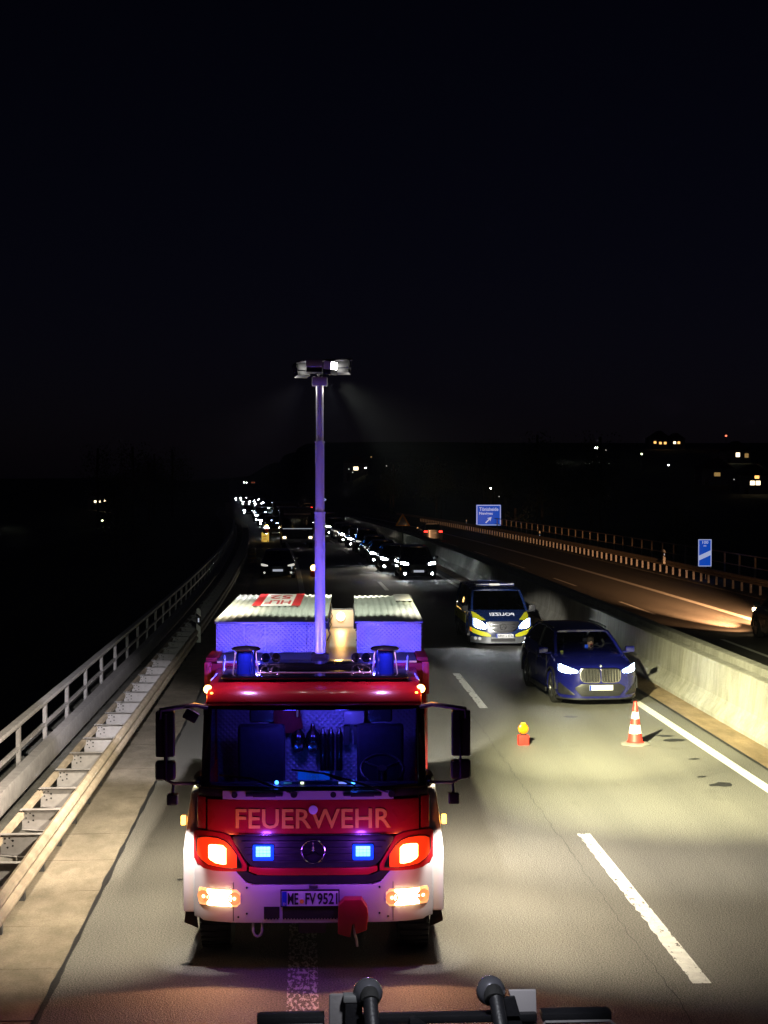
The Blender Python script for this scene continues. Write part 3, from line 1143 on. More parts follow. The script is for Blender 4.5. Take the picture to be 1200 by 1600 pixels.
# underside, tow gear, winch cover
MB().box(-.9, .9, .35, 6.6, .55, .95).build('chassis', 'galv_dark', T)
MB().box(-.16, .12, .3, .5, .33, .56).build('axle_guard', 'galv_dark', T, bevel=.02)
b = MB()
b.cyl((-.95, 1.05, .5), (.95, 1.05, .5), .07)
b.build('axle', 'galv_dark', T)
b = MB()
b.tube([(-.60, .06, .54), (-.60, .03, .44), (-.585, .03, .40), (-.555, .03, .385), (-.525, .03, .40), (-.51, .03, .44), (-.51, .06, .54)], .014, 8)
b.build('tow_shackle', 'galv', T, smooth=True)
wc = MB()
wc.prism([(.245, .46), (.37, .425), (.385, .55), (.405, .56), (.425, .46), (.53, .495), (.545, .66), (.535, .72), (.48, .80), (.31, .80), (.25, .735)], 'y', -.17, -.02)
wc.build('winch_cover', 'fire_red_dull', T, bevel=.012)
b = MB()
b.tube([(.405, -.1, .55), (.41, -.09, .45), (.43, -.08, .38), (.435, -.07, .31)], .014, 8)
b.build('winch_hook', 'galv', T, smooth=True)

# ---- cab interior
MB().box(-1.08, 1.08, .3, 1.7, 1.22, 1.28).build('cab_floor', 'black_plastic', T)
bk = MB().box(-1.09, 1.09, 1.64, 1.68, 1.28, 2.63).build('bulkhead', 'tread_inside', T)
MB().prism([(.16, 1.3), (.16, 1.80), (.24, 1.87), (.42, 1.86), (.55, 1.72), (.58, 1.3)], 'x', -1.06, 1.06).build('dashboard', 'black_plastic', T, bevel=.02)


def seat(x, m='seat_cloth'):
    s = MB()
    s.prism([(1.18, 1.62), (1.08, 2.2), (1.12, 2.31), (1.2, 2.33), (1.27, 2.28), (1.34, 1.62)], 'x', x - .25, x + .25)
    so_ = s.build('seat', m, T, bevel=.06, seg=3)
    MB().box(x - .26, x + .26, .78, 1.3, 1.5, 1.66).build('cushion', m, so_, bevel=.05, seg=3)
    MB().box(x - .13, x + .13, 1.17, 1.27, 2.34, 2.52).build('headrest', 'car_grey', so_, bevel=.03, seg=3)


seat(.69)
seat(-.58)
sw = MB()
cen, ax = Vector((.70, .66, 1.93)), Vector((0, -.55, .83)).normalized()
q = ax.to_track_quat('Z', 'Y')
sw.tube([cen + q @ Vector((.22 * math.cos(2 * math.pi * k / 28), .22 * math.sin(2 * math.pi * k / 28), 0)) for k in range(29)], .016, 8)
for a in (0, 2.1, 4.2):
    sw.tube([cen, cen + q @ Vector((.21 * math.cos(a + .5), .21 * math.sin(a + .5), 0))], .016, 6)
sw.cyl(cen - ax * .2, cen + ax * .02, .05)
sw.build('steering_wheel', 'black_plastic', T, smooth=True)
# jacket on a hook, breathing masks, air bottles, device box
jk = MB()
jl = [(.015, 2.60), (.10, 2.56), (.14, 2.5), (.145, 2.35), (.16, 2.22), (.12, 2.18), (.03, 2.17)]
n = 12
vs = []
for r, z in jl:
    for k in range(n):
        t = 2 * math.pi * k / n
        rr = r * (1 + .16 * math.sin(3 * t + z * 9))
        vs.append((-.33 + rr * math.cos(t), 1.5 + rr * .5 * math.sin(t), z))
jk.add(vs, [(i * n + k, i * n + (k + 1) % n, (i + 1) * n + (k + 1) % n, (i + 1) * n + k) for i in range(len(jl) - 1) for k in range(n)])
jo = jk.build('hanging_jacket', 'jacket_red', T, smooth=True)
MB().box(-.215, -.195, 1.41, 1.46, 2.36, 2.53).build('reflective_stripe', 'jacket_stripe', jo)
for x in (-.20, -.04):
    b = MB()
    b.lathe((x, 1.5, 2.06), [(.02, .22), (.03, .16), (.07, .11), (.085, .03), (.075, -.04), (.04, -.07), (.001, -.08)], 16)
    mo = b.build('breathing_mask', 'car_black', T, smooth=True)
    b = MB()
    b.lathe((x, 1.418, 2.02), [(.001, -.012), (.045, -.008), (.06, .01)], 14, 'y')
    b.build('visor', 'chrome', mo, smooth=True)
for x in (.07, .16, .25):
    b = MB()
    b.lathe((x, 1.52, 1.95), [(.001, -.2), (.036, -.19), (.038, .2), (.02, .24), (.012, .28), (.001, .28)], 14)
    b.build('air_bottle', 'car_black', T, smooth=True)
b = MB()
b.box(.30, .52, 1.42, 1.6, 2.28, 2.42)
bo = b.build('device_box', 'white_paint', T, bevel=.01)
MB().box(.27, .54, 1.40, 1.6, 2.425, 2.46).build('lid', 'black_plastic', bo, bevel=.008)
for x in (.33, .44):
    MB().box(x - .035, x + .035, 1.45, 1.56, 2.05, 2.25).build('charger', 'galv_dark', T, bevel=.008)
# dash sign, display bar and two small blue flashers behind the screen
ds = MB().box(-.16, .16, .25, .265, 1.905, 1.985).build('dash_sign', 'sign_blue', T)
lettering('1-HLF', .034, .12, 'sign_white', ds, Matrix.Translation((.0, .248, 1.935)) @ FRONT)
MB().box(-.06, .06, .246, .249, 1.965, 1.972).build('sign_rule', 'sign_white', ds)
b = MB().box(-.33, .36, .20, .235, 1.868, 1.9).build('display_bar', 'galv_dark', T)
for (x0, x1, m) in ((-.30, -.22, 'jacket_stripe'), (-.13, -.10, 'glow_green_white'), (.25, .33, 'plate_lit')):
    MB().box(x0, x1, .192, .199, 1.874, 1.894).build('display_light', m, b)
for x in (-.37, .40):
    b2 = MB()
    b2.ball((x, .17, 1.895), .021, 8)
    lamp('POINT', 'dash_glint', (x, .11, 1.93), 2.2, (.02, .10, 1), T, radius=.02)
    b2.build('dash_flasher', 'glow_blue_core', T, smooth=True)
    lamp('POINT', 'dash_flash', (x * .7, .8, 2.5), 12, (.09, .07, 1), T, radius=.08)

# ---- mirrors
for sx in (-1, 1):
    def sq(a, c, y0, y1, z0, z1, nm, m='black_plastic', bev=.025, par=T):
        return MB().box(min(sx * a, sx * c), max(sx * a, sx * c), y0, y1, z0, z1).build(nm, m, par, bevel=bev, seg=3)
    b = MB()
    b.tube([(sx * 1.09, .40, 2.62), (sx * 1.2, .26, 2.665), (sx * 1.36, .14, 2.66), (sx * 1.52, .1, 2.64), (sx * 1.53, .1, 2.55)], .024, 8)
    b.tube([(sx * 1.11, .42, 1.88), (sx * 1.2, .26, 1.875), (sx * 1.40, .12, 1.9), (sx * 1.47, .1, 1.94), (sx * 1.475, .1, 2.6)], .018, 8)
    b.lathe((sx * 1.14, .36, 1.89), [(.001, -.05), (.05, -.05), (.085, 0), (.085, .1)], 14, 'y')
    b.tube([(sx * 1.40, .12, 1.9), (sx * 1.405, .1, 1.80)], .016, 6)
    b.build('mirror_arm', 'black_plastic', T, smooth=True)
    m1 = sq(1.385, 1.575, .10, .20, 2.165, 2.625, 'main_mirror')
    MB().box(min(sx * 1.40, sx * 1.56), max(sx * 1.40, sx * 1.56), .201, .205, 2.19, 2.6).build('mirror_glass', 'chrome', m1)
    m2 = sq(1.375, 1.58, .09, .19, 1.93, 2.13, 'wide_mirror', bev=.04)
    MB().box(min(sx * 1.39, sx * 1.565), max(sx * 1.39, sx * 1.565), .191, .195, 1.95, 2.11).build('mirror_glass', 'chrome', m2)
    m3 = sq(1.35, 1.46, .06, .16, 1.69, 1.80, 'kerb_mirror', bev=.02)
    MB().box(min(sx * 1.36, sx * 1.45), max(sx * 1.36, sx * 1.45), .161, .165, 1.70, 1.79).build('mirror_glass', 'white_paint', m3)
    if sx < 0:
        b = MB()
        M = Matrix.Translation((-1.22, .2, 2.56)) @ Matrix.Rotation(R(28), 4, 'Y')
        b.box(-.085, .06, -.05, .05, -.05, .06, M=M)
        b.build('front_mirror', 'black_plastic', T, bevel=.02)
    # an added fill spot on the arch flare, then downlights along the body edges
    lamp('SPOT', 'surround_and_fill', (sx * 1.40, .04, 1.66), 75, (1, .93, .86), T, (sx * 1.27, .25, 1.0), 42, .6, .04)
    for (y, pw) in ((.55, 720 if sx < 0 else 1000), (2.4, 450 if sx < 0 else 900), (4.4, 420 if sx < 0 else 800)):
        lamp('SPOT', 'surround_and_fill', (sx * 1.34, y, 2.50), pw, (1, .87, .64), T, (sx * 3.1, y + 1.5, 0), 112, 1.0, .06)


# ---- roof gear
plt_ = MB().box(-.98, .98, .82, 1.70, 2.845, 2.885).build('roof_platform', 'car_black', T, bevel=.015)
MB().box(-.62, .62, 1.25, 1.66, 2.886, 2.96).build('equipment_tray', 'car_black', T, bevel=.015)
b = MB()
b.tube([(-.62, .86, 2.86), (-.60, .84, 2.915), (.60, .84, 2.915), (.62, .86, 2.86)], .009, 6)
b.build('roof_bar', 'galv', T, smooth=True)
for sx in (-1, 1):
    x = sx * .735
    be = MB()
    be.lathe((x, 1.05, 2.80), [(.115, 0), (.115, .03), (.105, .05), (.10, .19), (.098, .21)], 24)
    be = be.build('beacon', 'blue_glass', T, smooth=True)
    b = MB()
    b.lathe((x, 1.05, 3.01), [(.099, 0), (.10, .03), (.096, .12), (.001, .125)], 24)
    b.build('beacon_dome', 'blue_glass', be, smooth=True)
    b = MB()
    b.lathe((x, 1.05, 3.135), [(.001, 0), (.15, .0), (.155, .012), (.13, .03), (.001, .045)], 28)
    b.build('beacon_cap', 'car_black', be, smooth=True)
    for (dx, dy) in ((-.105, -.06), (.105, -.06), (.0, .12)):
        b = MB()
        b.tube([(x + dx, 1.05 + dy, 3.135), (x + dx * 1.35, 1.05 + dy * 1.35, 2.83)], .008, 6)
        b.build('guard_bar', 'galv', be, smooth=True)
    lamp('POINT', 'beacon_and_tint', (x - sx * .05, 1.42, 3.06), 80, (.06, .055, 1), T, radius=.05)
    lamp('POINT', 'beacon_and_tint', (x, .70, 3.25), 17, (.72, .36, 1), T, radius=.05)  # added lilac point that tints the mast and cab roof
    for (dx, y, z) in ((.43, 1.0, 2.925), (.54, 1.0, 2.925), (.43, 1.3, 3.02), (.54, 1.3, 3.02)):
        h = MB()
        h.lathe((sx * dx, y, z), [(.012, .3), (.013, .14), (.02, .06), (.036, .015), (.05, 0), (.052, -.004), (.047, -.002), (.03, .02), (.018, .06), (.001, .09)], 18, 'y')
        ho = h.build('air_horn', 'chrome', T, smooth=True)
        b = MB()
        b.box(sx * dx - .01, sx * dx + .01, y + .12, y + .16, 2.885, z)
        b.build('horn_foot', 'galv', ho)
    b = MB()
    b.tube([(sx * .98, 1.1, 2.90), (sx * 1.0, 1.45, 3.02)], .014, 6)
    b.tube([(sx * 1.06, 1.2, 2.86), (sx * 1.09, .8, 2.84)], .008, 6)
    b.build('aerial', 'galv', T, smooth=True)

# ---- body behind the cab
bd = MB().box(-1.22, 1.22, 1.80, 6.85, .62, 2.90).build('body', 'fire_red_dull', T, bevel=.03)
for sx in (-1, 1):
    b = MB()
    b.box(min(sx * 1.222, sx * 1.231), max(sx * 1.222, sx * 1.231), 1.84, 6.8, 1.02, 1.22)
    b.build('yellow_stripe', 'letter_gold', bd)
    for (y0, y1) in ((3.0, 4.1), (4.25, 5.45), (5.6, 6.7)):      # roller shutters of the lockers
        b = MB()
        nz = 26
        vs = []
        for i in range(nz * 2 + 1):
            z = 1.26 + 1.2 * i / (nz * 2)
            xx = sx * (1.226 + (.009 if i % 2 else 0))
            vs += [(xx, y0, z), (xx, y1, z)]
        b.add(vs, grid_faces(nz * 2 + 1, 2))
        sh_ = b.build('roller_shutter', 'alu_roof', bd)
        MB().box(min(sx * 1.226, sx * 1.26), max(sx * 1.226, sx * 1.26), y0 + .1, y1 - .1, 1.29, 1.32).build('handle', 'galv_dark', sh_)
    d2 = MB().box(min(sx * 1.222, sx * 1.236), max(sx * 1.222, sx * 1.236), 1.92, 2.85, 1.26, 2.7).build('crew_door', 'fire_red', bd, bevel=.006)
    MB().box(min(sx * 1.2365, sx * 1.241), max(sx * 1.2365, sx * 1.241), 2.0, 2.75, 1.95, 2.55).build('window', 'car_black', d2)
    b = MB()
    b.box(min(sx * 1.222, sx * 1.235), max(sx * 1.222, sx * 1.235), 1.84, 6.8, .7, .98)
    b.build('white_stripe', 'white_paint', bd)
    b = MB()
    b.box(min(sx * 1.12, sx * 1.24), max(sx * 1.12, sx * 1.24), 1.9, 6.8, 2.905, 2.95)
    b.build('roof_edge', 'fire_red_dull', bd, bevel=.008)
MB().box(-1.11, 1.11, 1.83, 6.75, 2.901, 2.922).build('body_roof', 'alu', T)


def corrugated(x0, x1, y0, y1, z, n):
    b = MB()
    nx = n * 8
    vs = []
    for i in range(nx + 1):
        x = x0 + (x1 - x0) * i / nx
        h = .013 * smooth01(.5 + .9 * math.cos(2 * math.pi * i / 8))
        vs += [(x, y0, z + h), (x, y1, z + h)]
    b.add(vs, grid_faces(nx + 1, 2))
    b.box(x0, x1, y0 + .004, y1, z - .02, z - .002)
    return b


def roof_box(x0, x1, y0, y1, ribs, seams):
    rb = MB().box(x0 + .02, x1 - .02, y0 + .03, y1, 2.93, 3.27).build('roof_box', 'alu', T)
    ed = [x0] + seams + [x1]
    for a, c in zip(ed[:-1], ed[1:]):
        MB().box(a + .004, c - .004, y0, y0 + .028, 2.935, 3.265).build('front_panel', 'tread_plate', rb, bevel=.003, seg=1)
    corrugated(x0 - .015, x1 + .015, y0 - .02, y1 + .02, 3.295, ribs).build('lid', 'alu_roof', rb, smooth=True, ang=60)
    for sx in (x0, x1):
        for y in (y0 + .5, y0 + 1.7, y0 + 2.9):
            b = MB()
            b.box(sx - .03, sx + .03, y, y + .07, 3.16, 3.27)
            b.tube([(sx, y, 3.2), (sx + .04, y - .02, 3.1), (sx, y - .04, 3.02)], .008, 5)
            b.build('latch', 'galv_dark', rb)
    return rb


rb1 = roof_box(-1.19, .09, 2.55, 6.6, 17, [-.86, -.62, -.37, -.13])
rb2 = roof_box(.44, 1.2, 2.55, 6.4, 10, [])
sgn = MB().box(-.9, -.28, 4.55, 6.55, 3.312, 3.318).build('roof_sign', 'sign_white', rb1)
MB().box(-.9, -.79, 4.545, 6.555, 3.3185, 3.322).build('red_band', 'sign_red', rb1)
MB().box(-.39, -.28, 4.545, 6.555, 3.3185, 3.322).build('red_band', 'sign_red', rb1)
FLAT = Matrix.Rotation(math.pi, 4, 'Z')
lettering('HLF', .62, .34, 'sign_red', rb1, Matrix.Translation((-.59, 5.1, 3.3195)) @ FLAT, bold=.02, depth=.002)
lettering('52', .62, .30, 'sign_red', rb1, Matrix.Translation((-.59, 6.0, 3.3195)) @ FLAT, bold=.02, depth=.002)
MB().box(.98, 1.2, 5.3, 6.4, 3.318, 3.33).build('white_cover', 'white_paint', rb2, bevel=.003)
# rear traffic-warning unit in the aisle
ai = MB().box(.085, .445, 5.75, 6.05, 2.924, 3.16).build('warning_box', 'white_paint', T, bevel=.008)
b = MB()
b.cyl((.24, 5.71, 3.07), (.24, 5.75, 3.07), .06, n=18)
b.build('amber_lamp', 'glow_bulb', ai)
lamp('POINT', 'warning_glow', (.24, 5.5, 3.12), 5.5, (1, .5, .12), T, radius=.06)

# ---- light mast
mx, my = .03, 1.93
MB().box(mx - .1, mx + .1, my - .1, my + .1, 2.90, 3.0).build('mast_base', 'black_plastic', T, bevel=.02)
for (z0, z1, r) in ((2.95, 4.58, .058), (4.58, 5.37, .050), (5.37, 6.08, .042)):
    b = MB()
    b.lathe((mx, my, 0), [(.001, z0), (r, z0), (r, z1 - .02), (r + .006, z1 - .02), (r + .006, z1), (.001, z1)], 20)
    b.build('mast_section', 'mast_paint', T, smooth=True)
hd = MB().box(mx - .085, mx + .085, my - .06, my + .06, 5.985, 6.085).build('mast_head', 'white_paint', T, bevel=.01)
b = MB()
b.cyl((mx, my, 6.08), (mx, my, 6.22), .03)
b.tube([(mx - .26, my + .02, 6.25), (mx - .1, my, 6.27), (mx + .1, my, 6.27), (mx + .36, my + .05, 6.285)], .014, 8)
b.tube([(mx + .05, my - .04, 6.12), (mx + .1, my - .07, 6.22), (mx + .17, my - .03, 6.28)], .010, 6)
b.build('cross_arm', 'galv_dark', T, smooth=True)
heads = [(-.205, .05, 6.165, 38, -20, 'ink'), (-.06, -.09, 6.20, 4, -12, 'white_paint'), (.115, -.03, 6.185, -112, -6, 'white_paint'), (.255, .06, 6.20, -18, -15, 'ink')]
for (hx, hy, hz, rz, rx, m) in heads:
    M = Matrix.Translation((mx + hx, my + hy, hz)) @ Matrix.Rotation(R(rz), 4, 'Z') @ Matrix.Rotation(R(rx), 4, 'X')
    b = MB()
    b.box(-.092, .092, -.045, .045, -.02, .072, M=M)
    h = b.build('floodlight', m, T, bevel=.008)
    b = MB()
    b.box(-.086, .086, -.03, .05, -.075, -.022, M=M)
    b.build('heat_sink', 'ink', h, bevel=.004)
    b = MB()
    b.box(-.08, .08, .0455, .049, -.012, .064, M=M)
    b.build('flood_glass', 'glow_flood', h)
FX, FY, FZ = mx, my + .34, 6.06
for dx in (-.3, .34):
    lamp('POINT', 'head_spill', (mx + dx, my + .12, 5.95), 3.2, (1, .97, .9), T, radius=.04)


def flood(nm, dx, az, nadir, size, blend, power, col):
    """Spot lamp at the mast head: azimuth from +y towards +x, angle from straight down."""
    ca, sa = math.cos(R(az)), math.sin(R(az))
    h = math.tan(R(nadir)) * FZ
    lamp('SPOT', nm, (FX + dx, FY, FZ), power, col, T, (FX + dx + sa * h, FY + ca * h, 0), size, blend, .06)


flood('flood_right', .2, 40, 63, 52, 1.0, 26000, (1, .95, .54))
flood('flood_right_far', .2, 25, 66, 27, 1.0, 38000, (1, .95, .54))
flood('flood_ahead', .1, 3, 65, 23, .25, 15000, (1, .95, .78))
flood('van_fill', .2, 10.0, 79.8, 5.8, .5, 42000, (1, .96, .85))  # added narrow fill beam that brightens only the van's front
flood('flood_side_right', .25, 52, 46, 54, .9, 3200, (1, .92, .76))
flood('flood_left', -.2, -50, 50, 60, .7, 3800, (1, .86, .66))
flood('flood_left_far', -.2, -18, 64, 26, .5, 5500, (.95, .9, .95))
flood('flood_side_left', -.25, -78, 46, 60, .9, 2300, (1, .82, .6))
FY += .28
flood('flood_spill', .0, 0, 50, 82, .4, 800, (.93, 1, .82))


# ================================================================ cars
RING = [(0, 0), (.5, 0), (.86, 0), (.95, .035), (.985, .2), (1.0, .42), (1.0, .60), (.985, .74), (.955, .86), (.91, .945), (.85, .985), (.6, 1.012), (.3, 1.028), (0, 1.033)]


def lerp_table(tab):
    def f(y):
        for (a, va), (b_, vb) in zip(tab[:-1], tab[1:]):
            if y <= b_:
                t = max(0, (y - a) / (b_ - a))
                return va + (vb - va) * t
        return tab[-1][1]
    return f


class Car:
    """Lofted car body: local y=0 is the nose, +y runs to the tail, z=0 the road."""

    def __init__(s, hw, L, zt, sill, wheels, nose=.40, tilt=.0, taper=None):
        s.hw, s.L, s.sill, s.wheels = hw, L, sill, wheels
        s.zt = lerp_table(zt)
        s.nose, s.tilt = nose, tilt
        s.wf = lerp_table(taper or [(0, .985), (.5, 1.0), (L - .6, 1.0), (L, .95)])

    def df(s, v):
        k = max(0., 1 - v.y / 1.3)
        k2 = max(0., 1 - (s.L - v.y) / .9)
        f = (abs(v.x) / s.hw) ** 4
        return Vector((v.x, v.y + k * (s.nose * f + s.tilt * max(0, v.z - .45) + .04 * (v.x / s.hw) ** 2) - k2 * .22 * f, v.z))

    def bottom(s, y):
        z = s.sill + .06 * smooth01(1 - y / .25) * 0
        for (yc, r) in s.wheels:
            d = r * r - (y - yc) ** 2
            if d > 0:
                z = max(z, r - .06 + math.sqrt(d) * 1.0)
        return z

    def top(s, x, y):
        f = abs(x) / (s.hw * s.wf(y))
        for (a, za), (b_, zb) in zip(RING[8:-1], RING[9:]):
            if b_ <= f <= a:
                t = (a - f) / max(1e-6, a - b_)
                return s.sill + (s.zt(y) - s.sill) * (za + (zb - za) * t)
        return s.zt(y)

    def body(s, step):
        ys = sorted(set([0, .03, .08, .15] + [round(.25 + step * i, 3) for i in range(int((s.L - .4) / step))] + [s.L - .1, s.L - .04, s.L]))
        b = MB()
        n = len(RING)
        vs = []
        for y in ys:
            zb, zt, w = s.bottom(y), s.zt(y), s.hw * s.wf(y)
            half = []
            for fx, fz in RING:
                z = s.sill + fz * (zt - s.sill)
                half.append((fx * w, y, max(z, zb) if fz < .75 else z))
            vs += half + [(-p[0], p[1], p[2]) for p in half[-2:0:-1]]
        m = 2 * n - 2
        fs = []
        for i in range(len(ys) - 1):
            for k in range(m):
                a, c = i * m + k, i * m + (k + 1) % m
                fs.append((a, a + m, c + m, c))
        b.add(vs, fs)
        for y in (ys[0], ys[-1]):                       # nose and tail caps as grids
            rows = []
            w, zt = s.hw * s.wf(y), s.zt(y)
            for fx, fz in RING:
                z = s.sill + fz * (zt - s.sill)
                rows += [(fx * w * (-1 + 2 * j / 16), y, z) for j in range(17)]
            fs2 = grid_faces(n, 17)
            b.add(rows, fs2)
        return b


def greenhouse(car, root, A, B, Cc, D, glassm, paint, roofm, bulge=.10, bpil=.5, steps=6):
    """A,B,C,D = (y, z, half width): screen base, screen top, roof rear, rear window base."""
    def P(q, sx):
        return Vector((sx * q[2], q[0], q[1]))

    def quad(name, p, nu, nv, bl, m, ins=0.):
        vs = []
        cen = sum(p, Vector()) / 4
        for i in range(nu + 1):
            for j in range(nv + 1):
                u, v = i / nu, j / nv
                a = p[0].lerp(p[1], u).lerp(p[3].lerp(p[2], u), v)
                vs.append(a + Vector(bl) * (1 - (2 * u - 1) ** 2))
        b = MB()
        b.add(vs, grid_faces(nu + 1, nv + 1))
        return b.build(name, m, root, smooth=True)
    wsn = quad('windscreen', [P(A, -1), P(A, 1), P(B, 1), P(B, -1)], 10, 4, (0, -bulge, .0), glassm)
    quad('rear_window', [P(D, -1), P(D, 1), P(Cc, 1), P(Cc, -1)], 6, 3, (0, .06, 0), 'car_glass')
    for sx in (-1, 1):
        quad('side_window', [P(A, sx), P(D, sx), P(Cc, sx), P(B, sx)], 6, 3, (sx * .03, 0, 0), 'car_glass')
        for (p, q, nm) in ((A, B, 'pillar'), (Cc, D, 'pillar')):
            b = MB()
            a, c = P(p, sx), P(q, sx)
            b.tube([a + Vector((0, -.03, -.02)), a.lerp(c, .5) + Vector((sx * .004, 0, .012)), c], .038, 8)
            b.build(nm, paint, root, smooth=True)
        am, cm = P(A, sx).lerp(P(D, sx), bpil), P(B, sx).lerp(P(Cc, sx), bpil)
        b = MB()
        b.tube([am + Vector((sx * .03, 0, 0)), cm + Vector((sx * .026, 0, 0))], .032, 6)
        b.build('pillar', 'black_plastic', root, smooth=True)
    nu, nv = 8, 8
    vs, vs2 = [], []
    for i in range(nu + 1):
        t = i / nu
        y = B[0] + (Cc[0] - B[0]) * t
        z = B[1] + (Cc[1] - B[1]) * t + .05 * (1 - (2 * t - 1) ** 2)
        hw = B[2] + (Cc[2] - B[2]) * t + .03
        for j in range(nv + 1):
            u = -1 + 2 * j / nv
            yy = y - (bulge * (1 - u * u) * max(0, 1 - t * 2.5))
            vs.append((u * hw, yy, z + .045 * (1 - u ** 4)))
            vs2.append((u * hw * .98, yy, z - .035 + .03 * (1 - u ** 4)))
    b = MB()
    n = len(vs)
    b.add(vs + vs2, grid_faces(nu + 1, nv + 1) + grid_faces(nu + 1, nv + 1, n))
    rim = list(range(nv + 1)) + [i * (nv + 1) + nv for i in range(1, nu + 1)] + [nu * (nv + 1) + j for j in range(nv - 1, -1, -1)] + [i * (nv + 1) for i in range(nu - 1, 0, -1)]
    b.add(vs + vs2, [(rim[i], rim[(i + 1) % len(rim)], rim[(i + 1) % len(rim)] + n, rim[i] + n) for i in range(len(rim))])
    b.build('roof', roofm, root, smooth=True)
    return wsn


def car_wheels(root, car, r, wid, spokes=5, rimm='rim', segs=28):
    ty = MB()
    ty.lathe((0, 0, 0), [(r * .62, -wid * .46), (r * .86, -wid * .5), (r * .97, -wid * .44), (r, -wid * .3), (r, wid * .3), (r * .97, wid * .44), (r * .86, wid * .5),
                         (r * .62, wid * .46)], segs, 'x')
    tm = ty.mesh('wheel', 'rubber', smooth=True)
    rm = MB()
    rm.lathe((0, 0, 0), [(r * .66, wid * .47), (r * .62, wid * .44), (r * .58, wid * .1), (r * .12, wid * .05), (.001, wid * .05)], segs, 'x')
    for k in range(spokes):
        for off in ((-.12, .12) if spokes < 8 else (0,)):
            M = Matrix.Rotation(2 * math.pi * k / spokes + off, 4, 'X')
            rm.box(wid * .34, wid * .45, -.018, .018, r * .1, r * .62, M=M)
    rm.lathe((0, 0, 0), [(r * .15, wid * .34), (r * .14, wid * .46), (.001, wid * .46)], 12, 'x')
    rmm = rm.mesh('rim', rimm, smooth=True, ang=30)
    for sx in (-1, 1):
        for (yc, rr) in car.wheels:
            o = inst('wheel', tm, root, (sx * (car.hw - wid * .5 - .01), yc, r))
            inst('rim', rmm, o, (0, 0, 0), (0, 0, 0 if sx > 0 else math.pi))
        for (yc, rr) in car.wheels:                   # dark wheel-arch liner
            b = MB()
            n = 14
            vs = []
            for i in range(n + 1):
                t = math.pi * i / n
                yy, zz = yc + (rr - .01) * math.cos(t), rr - .06 + (rr - .01) * math.sin(t)
                vs += [(sx * (car.hw + .012), yy, zz), (sx * (car.hw + .012), yc + (rr + .035) * math.cos(t), rr - .06 + (rr + .035) * math.sin(t)),
                       (sx * (car.hw - .06), yc + (rr + .035) * math.cos(t), rr - .06 + (rr + .035) * math.sin(t))]
            b.add(vs, grid_faces(n + 1, 3))
            b.build('wheel_arch', 'black_plastic', root, smooth=True)


def mirror_patch(cols, sx):
    return cols if sx > 0 else [(-x, a, c) for x, a, c in reversed(cols)]


def side_mirror(root, x, y, z, m, w=.2, h=.13):
    b = MB()
    sx = 1 if x > 0 else -1
    b.box(min(x, x + sx * w), max(x, x + sx * w), y, y + .1, z, z + h)
    b.box(min(x - sx * .09, x + sx * .05), max(x - sx * .09, x + sx * .05), y + .03, y + .08, z - .02, z + .03)
    o = b.build('side_mirror', m, root, bevel=.03, seg=3)
    return o


